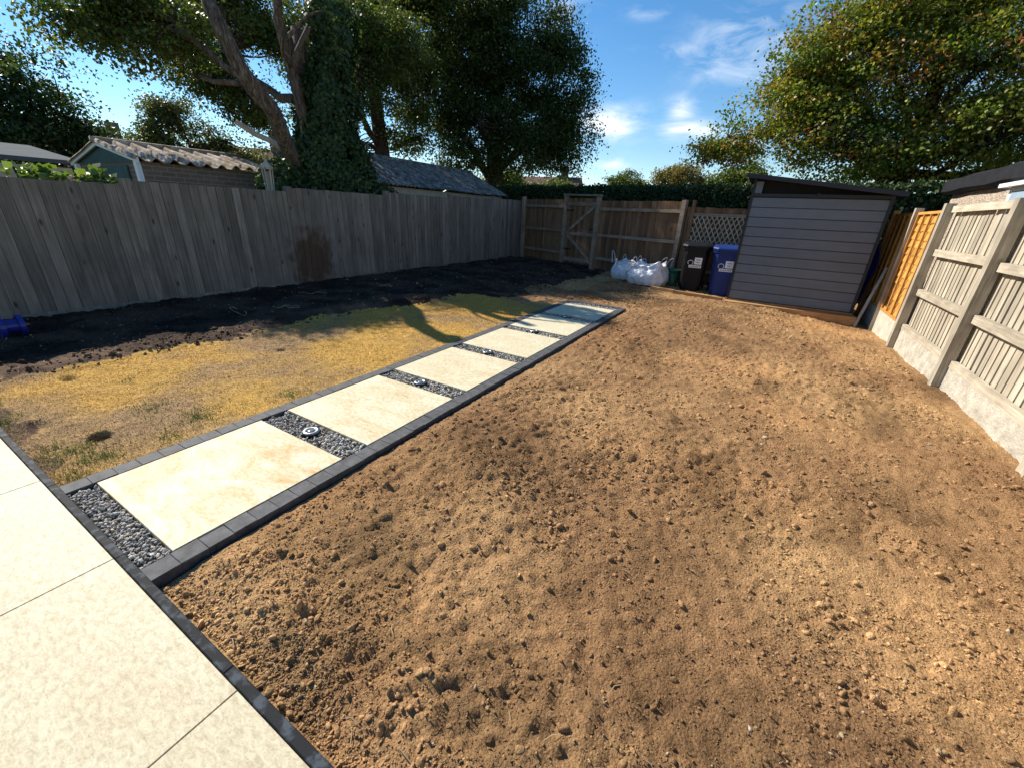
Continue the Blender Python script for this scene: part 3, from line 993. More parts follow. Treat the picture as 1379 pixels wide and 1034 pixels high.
# ---- left closeboard fence (faces +X)
LX = -5.2
lf = thing('closeboard_fence', (LX, 6, 0), 'weathered grey closeboard fence with stepped bays and a brown scorch stain', 'fence')
posts_y = [-2.5, -0.2, 2.11, 4.42, 6.76, 9.05, 11.2, 13.15]
tops = [1.60, 1.62, 1.64, 1.70, 1.77, 1.82, 1.88, 1.90]
lb = board_meshes('board', 0.128, 0.016, 1.0)
for i in range(len(posts_y)-1):
    y0, y1 = posts_y[i], posts_y[i+1]
    zt = tops[i+1] if i < 2 else (tops[i]+tops[i+1])/2+0.02
    n = 19 if i < 6 else 16
    w = (y1-y0-0.02)/n
    for k in range(n):
        y = y0+0.01+w*(k+0.5)
        h = zt+random.uniform(-0.006, 0.006)-0.02
        o = link('board', random.choice(lb), 'wood_grey', lf, (random.uniform(-.002, .002), y-6, -0.0), (random.uniform(-.003, .003), 0, math.pi/2+0.055), ((w-0.005)/0.128, 1, h))
        o.location.z = -0.02
    MB().box((LX-0.016, (y0+y1)/2, zt/2-0.03), (0.010, y1-y0-0.11, zt-0.06)).build('backing', 'wood_grey', lf)  # sheet added behind the boards so the gaps between them shade dark
    for z in (0.35, 0.95, 1.5):
        MB().box((LX-0.055, (y0+y1)/2, z), (0.06, y1-y0-0.11, 0.08)).build('rail', 'wood_grey', lf)
    MB().box((LX+0.002, (y0+y1)/2, -0.02), (0.035, y1-y0-0.11, 0.16)).build('gravel_board', 'wood_grey', lf)
for y, z in zip(posts_y, tops):
    MB().box((LX-0.03, y, z/2-0.1), (0.11, 0.10, z+0.22+0.05)).build('post', 'wood_grey', lf)

# ---- back fence (faces camera)
A = Vector((-5.05, 12.93, 0)); B = Vector((0.58, 10.74, 0)); D = Vector((4.30, 10.95, 0))
d1 = (B-A).normalized(); n1 = Vector((d1.y, -d1.x, 0))      # n1 points to the garden
ang1 = math.atan2(d1.y, d1.x)
d2 = (D-B).normalized(); n2 = Vector((d2.y, -d2.x, 0)); ang2 = math.atan2(d2.y, d2.x)
bf = thing('back_fence', (B.x, B.y, 0), 'brown boarded back fence with arris rails and posts either side of the gate', 'fence')
bb = board_meshes('board', 0.10, 0.014, 1.0)


def back_pt(s, off=0, z=0, dd=d1, nn=n1, o=A):
    p = o+dd*s+nn*off
    return Vector((p.x, p.y, z))


GL = (Vector((-3.14, 12.19, 0))-A).length; GR = (Vector((-1.93, 11.72, 0))-A).length; L1 = (B-A).length
L2 = (D-B).length


def back_section(s0, s1, top, rails, dd, nn, o, ang, mat='wood_brown', zb=0.03):
    n = int(round((s1-s0)/0.098)); w = (s1-s0)/n
    for k in range(n):
        p = back_pt(s0+w*(k+.5), random.uniform(-.002, .002), 0, dd, nn, o)
        link('board', random.choice(bb), mat, bf, (p.x-B.x, p.y-B.y, zb), (0, 0, ang+0.06), (w*1.07/0.10, 1, top-zb+random.uniform(-.008, .006)))
    for z in rails:
        m = MB()
        a = back_pt(s0+0.05, 0.045, z, dd, nn, o); b = back_pt(s1-0.05, 0.045, z, dd, nn, o)
        m.bar(a, b, 0.05, 0.075, up=(0, 0, 1))
        m.build('rail', 'wood_brown_h', bf)


back_section(0.06, GL-0.05, 1.92, (1.72, 1.02, 0.36), d1, n1, A, ang1)
back_section(GR+0.05, L1-0.05, 1.90, (1.68, 0.98, 0.34), d1, n1, A, ang1)
back_section(0.05, L2-0.05, 1.78, (1.62, 0.95, 0.34), d2, n2, B, ang2)


def post(fence, p, z, w=0.10, mat='wood_brown', ang=0.0):
    m = MB(); m.box((0, 0, (z-0.2)/2), (w, w, z+0.2))
    m.v = [tuple(Vector(v)) for v in m.v]
    me = m.mesh('post')
    l = wloc(fence)
    return link('post', me, mat, fence, (p[0]-l.x, p[1]-l.y, 0), (0, 0, ang))


for s, z in ((0.0, 2.0), (GL, 2.03), (GR, 2.0), (L1-0.02, 1.93)):
    p = back_pt(s, 0.05)
    post(bf, p, z, 0.105, 'wood_brown_h', ang1)
p = back_pt(0.17, 0.06, 0, d2, n2, B); post(bf, p, 1.93, 0.08, 'wood_brown', ang2)
p = back_pt(2.1, 0.06, 0, d2, n2, B); post(bf, p, 1.86, 0.10, 'wood_brown', ang2)
a = back_pt(GL-0.08, 0.05, 2.055); b = back_pt(GR+0.08, 0.05, 2.03)
MB().bar(a, b, 0.13, 0.045).build('lintel', 'wood_brown_h', bf)

# ---- gate
gm = (back_pt(GL, 0)+back_pt(GR, 0))/2
gt = thing('garden_gate', (gm.x, gm.y, 0), 'brown boarded ledged-and-braced wooden garden gate', 'gate')
n = 10; s0, s1 = GL+0.065, GR-0.065; w = (s1-s0)/n
for k in range(n):
    p = back_pt(s0+w*(k+.5), 0.02)
    link('board', random.choice(bb), 'wood_brown', gt, (p.x-gm.x, p.y-gm.y, 0.08), (0, 0, ang1), (w*0.97/0.10, 1, 1.88))
for z, hh in ((1.80, 0.10), (0.96, 0.09), (0.20, 0.11)):
    MB().bar(back_pt(s0, 0.045, z), back_pt(s1, 0.045, z), 0.03, hh).build('ledge', 'wood_brown_h', gt)
for (sa, za), (sb, zb) in (((s0+0.10, 1.02), (s1-0.06, 1.74)), ((s0+0.10, 0.90), (s1-0.08, 0.26))):
    pa, pb = back_pt(sa, 0.045, za), back_pt(sb, 0.045, zb)
    MB().bar(pa, pb, 0.028, 0.085, up=n1.cross((pb-pa).normalized())).build('brace', 'wood_brown_h', gt)
for z in (1.62, 0.5):
    MB().bar(back_pt(s0-0.03, 0.066, z), back_pt(s0+0.3, 0.066, z), 0.006, 0.03).build('hinge', 'dark_board', gt)
MB().bar(back_pt(s1-0.16, 0.068, 1.12), back_pt(s1+0.05, 0.068, 1.12), 0.012, 0.03).build('latch', 'dark_board', gt)

# ---- trellis on the back fence
tr = thing('trellis', (1.3, 10.72, 1.0), 'expanding diamond trellis of thin pale slats on back fence above the wheelie bins', 'trellis')
tz0, tz1 = 0.98, 1.60
for sgn in (1, -1):
    s = 0.22-0.35
    while s < 2.5:
        sa, sb = s, s+0.34
        za, zb = (tz0, tz1) if sgn > 0 else (tz1, tz0)
        ca, cb = max(sa, 0.22), sb
        za2 = za+(zb-za)*(ca-sa)/(sb-sa)
        if cb > ca+0.05:
            off = 0.085 if sgn > 0 else 0.095
            pa, pb = back_pt(ca, off, za2, d2, n2, B), back_pt(cb, off, zb, d2, n2, B)
            MB().bar(pa, pb, 0.008, 0.022, up=n2.cross((pb-pa).normalized())).build('slat', 'wood_weathered_pale', tr)
        s += 0.105

# ---- right closeboard fence seen from its rail side (faces -X)
RX = 4.35
rf = thing('closeboard_fence', (RX, 5.4, 0), 'sun-bleached pale closeboard fence with rails over rough concrete gravel boards', 'fence')
rb = board_meshes('board', 0.11, 0.012, 1.0)
ry = [-0.6, 1.4, 3.4, 5.40, 7.36]
for i in range(len(ry)-1):
    y0, y1 = ry[i], ry[i+1]
    n = 18; w = (y1-y0)/n
    for k in range(n):
        y = y0+w*(k+.5)
        link('board', random.choice(rb), 'wood_pale', rf, (0.085+random.uniform(-.002, .002), y-5.4, 0.22), (random.uniform(-.004, .004), 0, math.pi/2-0.07), (w*(0.97 if random.random() < 0.75 else 0.9)/0.11, 1, 1.52+random.uniform(-.006, .006)))
    zs = (1.76, 1.23, 0.71) if i % 2 else (1.75, 1.20, 0.70)
    for z in zs:
        MB().box((RX+0.045, (y0+y1)/2, z), (0.05, y1-y0-0.10, 0.075 if z > 1.7 else 0.085)).build('rail', 'wood_pale_h', rf)
    MB().box((RX+0.04, (y0+y1)/2, 0.225), (0.05, y1-y0-0.10, 0.07)).build('rail', 'wood_pale_h', rf)
    g = MB()
    g.box((RX+0.05, (y0+y1)/2, 0.01), (0.055, y1-y0-0.09, 0.36))
    g.build('gravel_board', 'concrete', rf)
for y in ry:
    post(rf, (RX+0.0, y), 1.83 if y > 7 else 1.80, 0.10, 'wood_pale', 0)

# ---- orange lap panels
ory = [7.36, 8.85, 10.3, 10.85]
for i in range(2):
    y0, y1 = ory[i], ory[i+1]
    lab = ('bright orange lap fence panel between pale closeboard fence and grey shed',
           'orange lap fence panel in the gap behind the grey shed')[i]
    t = thing('fence_panel', (RX, (y0+y1)/2, 0), lab, 'fence panel')
    ya, yb = y0+0.06, y1-0.06
    nS = 13; z0, z1 = 0.24, 1.72
    hS = (z1-z0)/nS
    for k in range(nS):
        z = z0+hS*(k+.5)
        m = MB()
        # waney lower edge: slat tilted so its lower edge stands proud
        N = 8
        vs = []
        for j in range(N+1):
            yy = ya+(yb-ya)*j/N
            wv = random.uniform(-.010, .010)
            for (xx, zz) in ((RX+0.045, z-hS*0.62+wv), (RX+0.056, z-hS*0.62+wv), (RX+0.074, z+hS*0.5), (RX+0.064, z+hS*0.5)):
                vs.append((xx, yy, zz))
        fs = []
        for j in range(N):
            for q in range(4):
                fs.append((j*4+q, j*4+(q+1) % 4, j*4+4+(q+1) % 4, j*4+4+q))
        fs += [(3, 2, 1, 0), tuple(N*4+q for q in range(4))]
        m.add(vs, fs)
        fix_normals(m.build('slat', 'wood_orange', t))
    for yy in np.linspace(ya+0.02, yb-0.02, 5):
        MB().box((RX+0.030, yy, (z0+z1)/2), (0.022, 0.036, z1-z0+0.03)).build('batten', 'wood_orange_v', t)
    for zz in (z1+0.02, z0-0.005):
        MB().box((RX+0.05, (ya+yb)/2, zz), (0.06, yb-ya, 0.035)).build('frame_rail', 'wood_orange', t)
    MB().box((RX+0.05, (y0+y1)/2, 0.0), (0.055, y1-y0-0.10, 0.42)).build('gravel_board', 'concrete_smooth', t)
    MB().box((RX+0.03, y1, 0.81), (0.10, 0.10, 2.02)).build('post', 'wood_orange_v' if i else 'wood_pale', t)

# ================================================================== SHED
SX0, SX1, SY0, SY1 = 1.96, 4.10, 9.25, 10.55
shed = thing('garden_shed', ((SX0+SX1)/2, (SY0+SY1)/2, 0.0), 'dark grey painted timber shed with sloping black felt roof', 'shed')
nb = 11; z0, z1 = 0.03, 1.95; hb = (z1-z0)/nb
for k in range(nb):
    za, zb = z0+k*hb, z0+(k+1)*hb
    m = MB()
    poly = [(0, SY0-0.006, za+0.004), (0, SY0-0.010, za+0.010), (0, SY0-0.002, zb-0.012), (0, SY0+0.010, zb-0.002), (0, SY0+0.02, zb-0.002), (0, SY0+0.02, za+0.004)]
    m.prism([(SX0+0.045, p[1], p[2]) for p in poly], (SX1-SX0-0.09, 0, 0))
    fix_normals(m.build('board', 'shed_paint', shed))
MB().box(((SX0+SX1)/2, SY0+0.035, 1.0), (SX1-SX0-0.1, 0.02, 1.94)).build('backing', 'dark_board', shed)


def roof_z(x):
    return 2.335+(x-1.84)/(4.20-1.84)*(2.055-2.335)


for xx, sg in ((SX0, 1), (SX1, -1)):
    MB().box((xx+sg*0.022, SY0-0.004, (roof_z(xx)-0.05+0.03)/2), (0.045, 0.05, roof_z(xx)-0.05-0.03)).build('corner_trim', 'shed_trim', shed)
# side walls of horizontal boards
for xx, sg in ((SX0, -1), (SX1, 1)):
    for k in range(nb+1):
        za = z0+k*hb; zb = min(za+hb, roof_z(xx)-0.05)
        if zb-za < 0.02: continue
        MB().box((xx-sg*0.012, (SY0+SY1)/2+0.012, (za+zb)/2), (0.02, SY1-SY0-0.03, zb-za-0.006)).build('board', 'shed_paint', shed)
MB().box(((SX0+SX1)/2, SY1-0.01, 1.0), (SX1-SX0-0.05, 0.02, 1.94)).build('rear_wall', 'shed_paint', shed)
# head rail over the boards, black panel closing the gap under the roof and filler block
MB().box(((SX0+SX1)/2, SY0-0.006, 1.985), (SX1-SX0-0.092, 0.045, 0.055)).build('head_rail', 'shed_trim', shed)
m = MB(); m.prism([(SX0+0.05, SY0+0.10, 2.0), (SX1-0.05, SY0+0.10, 2.0), (SX1-0.05, SY0+0.10, roof_z(SX1-0.05)-0.045), (SX0+0.05, SY0+0.10, roof_z(SX0+0.05)-0.045)], (0, 0.02, 0))
fix_normals(m.build('gap_panel', 'dark_board', shed))
MB().box((SX0+0.105, SY0+0.0, 2.115), (0.115, 0.035, 0.20)).build('filler_block', 'shed_paint', shed)
MB().box((3.03, SY0-0.036, 1.99), (0.045, 0.022, 0.085)).build('catch', 'shed_trim', shed)
m = MB()
m.prism([(1.84, 9.02, roof_z(1.84)-0.05), (4.20, 9.02, roof_z(4.20)-0.05), (4.20, 9.02, roof_z(4.20)), (1.84, 9.02, roof_z(1.84))], (0, 1.7, 0))
roof = fix_normals(m.build('roof', 'felt_black', shed))
m = MB()
m.prism([(1.82, 8.995, roof_z(1.82)-0.065), (4.22, 8.995, roof_z(4.22)-0.065), (4.22, 8.995, roof_z(4.22)+0.006), (1.82, 8.995, roof_z(1.82)+0.006)], (0, 0.023, 0))
fix_normals(m.build('fascia', 'shed_trim', roof))
# timber base the shed stands on
MB().box(((SX0+SX1)/2, (SY0+SY1)/2, -0.08), (SX1-SX0+0.02, SY1-SY0, 0.2)).build('floor', 'wood_timber', shed)
m = MB().box((3.03, 9.09, -0.095), (2.22, 0.22, 0.19), bev=0.006).build('plinth_board', 'wood_timber', shed)

# sleepers by the bins
for (xa, ya), (xb, yb), lab in (((0.92, 9.33), (1.90, 9.12), 'low orange-brown timber sleeper edging in front of the wheelie bins'),
                                ((0.35, 9.52), (0.90, 9.36), 'short timber edging board half buried beside the white bulk bag')):
    h0 = float(hgt((xa+xb)/2, (ya+yb)/2))
    o = MB().bar((xa, ya, h0+0.01), (xb, yb, h0+0.012), 0.10, 0.09).build('timber_sleeper', 'wood_timber')
    tag(o, lab, 'sleeper')

# leaning batten and blue tarp between shed and fence
o = MB().bar((4.14, 8.93, float(hgt(4.14, 8.93))-0.01), (4.36, 9.35, 0.86), 0.045, 0.02).build('timber_batten', 'wood_weathered_pale')
tag(o, 'pale thin batten leaning against the fence beside the shed', 'batten')


def tarp():
    N, Mv = 14, 16
    V = []; F = []
    for i in range(N):
        for j in range(Mv):
            u, v = i/(N-1), j/(Mv-1)
            x = 4.155+0.13*math.sin(v*2.6)*(0.5+0.5*math.sin(u*7+1))+0.02*math.sin(u*17+v*9)
            V.append((x, 9.75+u*0.55+0.02*math.sin(v*8), 0.0+1.25*v))
    for i in range(N-1):
        for j in range(Mv-1):
            F.append((i*Mv+j, (i+1)*Mv+j, (i+1)*Mv+j+1, i*Mv+j+1))
    m = MB().add(V, F, True)
    o = m.build('tarpaulin', 'blue_tarp')
    s = o.modifiers.new('thick', 'SOLIDIFY'); s.thickness = 0.012
    tag(o, 'folded dark blue tarpaulin stuffed between shed and fence', 'tarpaulin')


tarp()


# ================================================================== BINS
def wheelie_bin(x0, y0, mat, label, rot):
    t = thing('wheelie_bin', (x0, y0, 0.0), label, 'wheelie bin', 'wheelie bins beside the shed')
    base_z = float(hgt(x0, y0))
    t.location.z = max(base_z, -0.01)
    t.rotation_euler.z = rot
    # local: front at y=-0.36, width x
    m = MB()
    rings = []
    prof = [(0.0, 0.215, 0.235, -0.03), (0.05, 0.225, 0.25, -0.02), (0.30, 0.25, 0.285, -0.01), (0.80, 0.275, 0.335, 0.0), (0.88, 0.28, 0.345, 0.0), (0.885, 0.30, 0.365, 0.0), (0.93, 0.30, 0.365, 0.0)]
    n = 16
    vs = []; fs = []
    for z, hx, hy, oy in prof:
        for k in range(n):
            a = 2*math.pi*(k+0.5)/n
            ca, sa = math.cos(a), math.sin(a)
            p = 6
            rr = (abs(ca)**p+abs(sa)**p)**(-1/p)
            vs.append((hx*ca*rr, hy*sa*rr+oy, z))
    for i in range(len(prof)-1):
        for k in range(n):
            fs.append((i*n+k, i*n+(k+1) % n, (i+1)*n+(k+1) % n, (i+1)*n+k))
    fs += [tuple(reversed(range(n))), tuple((len(prof)-1)*n+k for k in range(n))]
    m.add(vs, fs)
    body = m.build('body', mat, t, world=False)
    # front recessed rib panel edges
    for sx in (-0.19, 0.19):
        MB().bar((sx*0.92, -0.272, 0.10), (sx*1.05, -0.337, 0.80), 0.02, 0.014, up=(0, -1, 0.1)).build('rib', mat, body, world=False)
    # lid: rounded slab with raised crown and front lip
    m = MB(); vs = []; fs = []
    prof = [(0.925, 0.315, 0.385), (0.965, 0.32, 0.392), (0.985, 0.305, 0.375), (1.005, 0.25, 0.31), (1.012, 0.12, 0.16)]
    for z, hx, hy in prof:
        for k in range(n):
            a = 2*math.pi*(k+0.5)/n
            ca, sa = math.cos(a), math.sin(a); p = 5
            rr = (abs(ca)**p+abs(sa)**p)**(-1/p)
            yy = hy*sa*rr
            vs.append((hx*ca*rr, yy-0.01, z+0.05*(yy+0.38)))
    for i in range(len(prof)-1):
        for k in range(n):
            fs.append((i*n+k, i*n+(k+1) % n, (i+1)*n+(k+1) % n, (i+1)*n+k))
    fs += [tuple(reversed(range(n))), tuple((len(prof)-1)*n+k for k in range(n))]
    m.add(vs, fs)
    lid = m.build('lid', mat, t, world=False)
    MB().tube([(-0.2, 0.40, 0.97), (-0.2, 0.46, 0.97), (0.2, 0.46, 0.97), (0.2, 0.40, 0.97)], 0.015, 8).build('handle', mat, t, world=False)
    MB().tube([(-0.24, 0.24, 0.09), (0.24, 0.24, 0.09)], 0.012, 8).build('axle', 'black_plastic', t, world=False)
    for sx in (-1, 1):
        m = MB().tube([(sx*0.235, 0.26, 0.10), (sx*0.285, 0.26, 0.10)], 0.10, 20, smooth=False)
        m.build('wheel', 'rubber', t, world=False)
    # white council sticker: swirl ring, lettering block and house number panel
    fz = lambda z: -0.337+(0.80-z)*0.11-0.006
    up = Vector((0, -0.11, 1)).normalized()

    def plate(name, cx, cz, w, h, mt, off=0.0):
        y = fz(cz)-off
        mm = MB().box((0, 0, 0), (w, 0.003, h), Matrix.Rotation(math.atan(0.11), 3, 'X'))
        mm.v = [(v[0]+cx, v[1]+y, v[2]+cz) for v in mm.v]
        return mm.build(name, mt, t, world=False)
    num = plate('number_sticker', 0.07, 0.655, 0.155, 0.15, 'sticker')
    for q in range(2):
        y = fz(0.68-q*0.05)-0.004
        mm = MB().box((0.07, y, 0.68-q*0.05), (0.09-0.02*q, 0.002, 0.012)); mm.build('print_line', 'sticker_print', num, world=False)
    plate('name_sticker', 0.02, 0.535, 0.26, 0.058, 'sticker')
    for q in range(7):
        y = fz(0.535)-0.004
        MB().box((-0.08+q*0.033, y, 0.535), (0.018, 0.002, 0.022)).build('letter', 'sticker_print', t, world=False)
    m = MB()
    pts = []
    for q in range(17):
        a = R(-60+q*18)
        zz = 0.615+0.05*math.sin(a)
        pts.append((-0.085+0.055*math.cos(a), fz(zz)+0.001, zz))
    m.tube(pts, 0.007, 6).build('swirl_logo', 'sticker', t, world=False)
    return t


wheelie_bin(1.11, 10.10, 'bin_black', 'black wheelie bin with white council stickers between green pot and blue bin', 0.10)
wheelie_bin(1.765, 9.98, 'bin_blue', 'blue wheelie bin with white council stickers tucked against the grey shed', 0.06)
bpy.context.view_layer.update()


# ================================================================== BULK BAGS, POT
def bulk_bag(cx, cy, w, d, h, rot, label, seed, spikes):
    gz = float(hgt(cx, cy))
    t = thing('bulk_bag', (cx, cy, gz), label, 'bag', 'white bulk bags by the back fence')
    t.rotation_euler.z = rot
    nu, nv = 56, 18
    V = []; F = []
    for j in range(nv):
        v = j/(nv-1)
        for i in range(nu):
            a = 2*math.pi*i/nu
            ca, sa = math.cos(a), math.sin(a); p = 3.2
            rr = (abs(ca)**p+abs(sa)**p)**(-1/p)
            bulge = 0.86+0.22*math.sin(math.pi*min(v*1.15+0.08, 1.0))
            fold = 0.055*(float(vnoise(i*0.42+seed, v*3.0+seed, seed))-0.5)*2+0.03*math.sin(i*1.7+v*5+seed)
            k = bulge*(1+fold)
            x = w/2*ca*rr*k; y = d/2*sa*rr*k
            corner = (abs(ca*sa)*2)**3
            z = h*v*(0.74+0.15*corner*spikes[int(((a+math.pi/4) % (2*math.pi))//(math.pi/2)) % 4])+0.02*math.sin(i*0.9+seed)*v
            V.append((x, y, z))
    for j in range(nv-1):
        for i in range(nu):
            F.append((j*nu+i, j*nu+(i+1) % nu, (j+1)*nu+(i+1) % nu, (j+1)*nu+i))
    # slumped top: rings inward, sinking
    base = (nv-1)*nu
    last = base
    for q, (k, dz) in enumerate(((0.86, -0.03), (0.62, -0.10), (0.3, -0.08), (0.06, -0.06))):
        for i in range(nu):
            x, y, z = V[base+i]
            zz = h*0.74+(z-h*0.74)*max(0, k-0.4)+dz*h/0.5+0.05*(float(vnoise(i*0.5+9, q*2.0, seed+5))-0.5)
            V.append((x*k, y*k, zz))
        b2 = len(V)-nu
        for i in range(nu):
            F.append((last+i, last+(i+1) % nu, b2+(i+1) % nu, b2+i))
        last = b2
    F.append(tuple(last+i for i in range(nu)))
    F.append(tuple(reversed(range(nu))))
    MB().add(V, F, True).build('body', 'bag_fabric', t, world=False)
    # lifting loops at the corners
    for (sx, sy, lh, lean) in spikes_loops[seed]:
        x0, y0 = sx*w*0.40, sy*d*0.40
        pts = []
        for q in range(9):
            a = math.pi*q/8
            pts.append((x0-0.055*math.cos(a)*-sx+lean*math.sin(a)*0.6, y0+0.01*math.cos(a), h*0.72+lh*math.sin(a)**0.7))
        m = MB()
        for q in range(8):
            m.bar(pts[q], pts[q+1], 0.035, 0.006, up=(0, 0.2, 1) if 2 < q < 6 else (1, 0.2, 0))
        m.build('lifting_loop', 'bag_fabric', t, world=False)
    return t


spikes_loops = {3: [(-1, -1, 0.30, -0.12), (1, -1, 0.22, 0.05), (-1, 1, 0.2, 0), (1, 1, 0.15, 0)],
                8: [(-1, -1, 0.10, 0.0), (1, -1, 0.25, 0.22), (1, 1, 0.2, 0.15), (-1, 1, 0.18, 0.02)]}
bulk_bag(-0.55, 10.60, 0.75, 0.60, 0.55, -0.30, 'smaller white bulk bag standing against the back fence with raised loop', 3, (1.3, 1.0, 1.2, 0.6))
bulk_bag(0.10, 10.02, 0.92, 0.70, 0.60, -0.15, 'larger white bulk bag slumped open in front of back fence', 8, (1.3, 0.9, 0.9, 1.0))
pz = float(hgt(0.66, 10.28))
t = thing('plant_pot', (0.66, 10.28, pz), 'dark green plastic pot between bulk bag and black bin', 'pot')
MB().lathe([(0.11, 0.0), (0.115, 0.02), (0.155, 0.33)], (0.66, 10.28, pz), 22).build('body', 'pot_green', t)
MB().lathe([(0.150, 0.325), (0.172, 0.33), (0.175, 0.375), (0.162, 0.38), (0.155, 0.345), (0.02, 0.34)], (0.66, 10.28, pz), 22).build('rim', 'pot_green', t)

# tool in the left border
tz = float(hgt(-4.2, 0.42))
t = thing('garden_hose_reel', (-4.2, 0.42, tz), 'small blue plastic reel with pale cord lying in the dark border', 'reel')
MB().tube([(-4.2, 0.36, tz+0.09), (-4.2, 0.40, tz+0.09)], 0.11, 20, smooth=False).build('flange', 'blue_plastic', t)
MB().tube([(-4.2, 0.50, tz+0.09), (-4.2, 0.54, tz+0.09)], 0.11, 20, smooth=False).build('flange', 'blue_plastic', t)
MB().tube([(-4.2, 0.40, tz+0.09), (-4.2, 0.50, tz+0.09)], 0.07, 16, smooth=False).build('drum', 'blue_plastic', t)
pts = [(-4.2+0.05*q, 0.43-0.11*q+0.05*math.sin(q*1.1), float(hgt(-4.2+0.05*q, 0.43-0.11*q))+(0.10 if q == 0 else 0.012)) for q in range(8)]
MB().tube(pts, 0.006, 6).build('cord', 'wood_weathered_pale', t)

# cut roots / wire coils lying in the border
for i, (x, y) in enumerate(((-3.75, 2.45), (-3.5, 3.0), (-3.9, 5.2), (-4.2, 3.9))):
    pts = []
    a0 = random.uniform(0, 6)
    for q in range(14):
        a = a0+q*0.38
        r = 0.07+0.05*math.sin(q*0.9+i*2.1)+0.02*i
        px, py = x+r*math.cos(a)*1.4+0.012*q, y+r*math.sin(a)
        pts.append((px, py, float(hgt(px, py))+0.015+0.03*abs(math.sin(q*0.7))))
    o = MB().tube(pts, [0.007-0.0003*q for q in range(14)], 5).build('dead_root', 'wood_brown_h')
    tag(o, 'curled pale dead root lying on the dark earth border', 'root', 'pale dead roots lying in the border')

# ================================================================== NEIGHBOURING BUILDINGS
g1 = thing('garage', (-8.5, 4.1, -0.35), 'brick garage with mossy corrugated gable roof behind the grey fence', 'garage')
MB().box((-8.5, 4.25, 0.83), (2.9, 2.5, 2.36)).build('wall', 'brick_wall', g1)
m = MB(); m.prism([(-9.98, 2.99, 2.0), (-7.02, 2.99, 2.0), (-8.5, 2.99, 2.28)], (0, 0.04, 0)); fix_normals(m.build('gable', 'green_paint', g1))
MB().box((-8.5, 2.98, 0.9), (1.9, 0.03, 2.1)).build('door', 'green_paint', g1)
for sx in (-1, 1):
    MB().bar((-8.5, 2.94, 2.325), (-8.5+sx*1.56, 2.94, 2.02), 0.03, 0.09, up=(0, 0, 1)).build('bargeboard', 'white_paint', g1)
    MB().box((-8.5+sx*1.40, 2.97, 1.0), (0.12, 0.06, 2.0)).build('corner_board', 'white_paint', g1)


def corr_sheet(parent, xr, zr, xe, ze, y0, y1, pitch, amp, mat, thick=0.012, wob=0.0):
    """one corrugated sheet, ridges running from ridge (xr,zr) to eave (xe,ze)"""
    n = max(8, int(round((y1-y0)/pitch*8)))
    V = []; F = []
    for i in range(n+1):
        y = y0+(y1-y0)*i/n
        a = 2*math.pi*(y-y0)/pitch
        c = amp*max(-0.35, math.sin(a))
        for j in range(6):
            t_ = j/5
            V.append((xr+(xe-xr)*t_, y, zr+(ze-zr)*t_+c+wob*math.sin(t_*9+y*2.3)))
    for i in range(n):
        for j in range(5):
            F.append((i*6+j, (i+1)*6+j, (i+1)*6+j+1, i*6+j+1))
    o = MB().add(V, F).build('roof_sheet', mat, parent)
    s = o.modifiers.new('thick', 'SOLIDIFY'); s.thickness = thick
    return o


for k in range(5):
    ya = 2.88+k*0.52
    corr_sheet(g1, -8.5, 2.34, -6.92, 2.02+0.008*(k % 2), ya, ya+0.53, 0.255, 0.05, 'moss_sheet', wob=0.006)
    corr_sheet(g1, -8.5, 2.34, -10.08, 2.02, ya, ya+0.53, 0.255, 0.05, 'moss_sheet', wob=0.006)
MB().tube([(-8.5, 2.88, 2.375), (-8.5, 5.48, 2.39)], 0.05, 8).build('ridge_cap', 'moss_sheet', g1)

g2 = thing('garage', (-8.3, 10.6, -0.35), 'long low outbuilding with grey lichen-covered corrugated roof under dark tree', 'outbuilding')
MB().box((-8.3, 10.8, 0.82), (3.1, 6.5, 2.34)).build('wall', 'render_wall', g2)
for yg in (7.54, 14.06):
    m = MB(); m.prism([(-9.9, yg, 1.99), (-6.7, yg, 1.99), (-8.3, yg, 2.76)], (0, 0.03, 0)); fix_normals(m.build('gable', 'render_wall', g2))
for k in range(6):
    ya = 7.4+k*1.13
    corr_sheet(g2, -8.3, 2.84, -6.52, 2.02+0.01*(k % 2), ya, ya+1.14, 0.15, 0.022, 'moss_sheet_grey', wob=0.008)
    corr_sheet(g2, -8.3, 2.84, -10.08, 2.02, ya, ya+1.14, 0.15, 0.022, 'moss_sheet_grey', wob=0.008)
MB().tube([(-8.3, 7.4, 2.86), (-8.3, 14.18, 2.86)], 0.06, 8).build('ridge_cap', 'moss_sheet_grey', g2)

fr = thing('flat_roof_garage', (-12, 1.5, -0.35), 'low garage with plain grey flat roof beside the gabled brick garage', 'garage')
MB().box((-12.6, 1.4, 0.8), (3.0, 3.6, 2.3)).build('wall', 'render_wall', fr)
m = MB(); m.prism([(-11.0, -0.6, 2.02), (-14.3, -0.6, 2.45), (-14.3, -0.6, 2.52), (-11.0, -0.6, 2.10)], (0, 4.0, 0)); fix_normals(m.build('roof', 'flat_roof', fr))

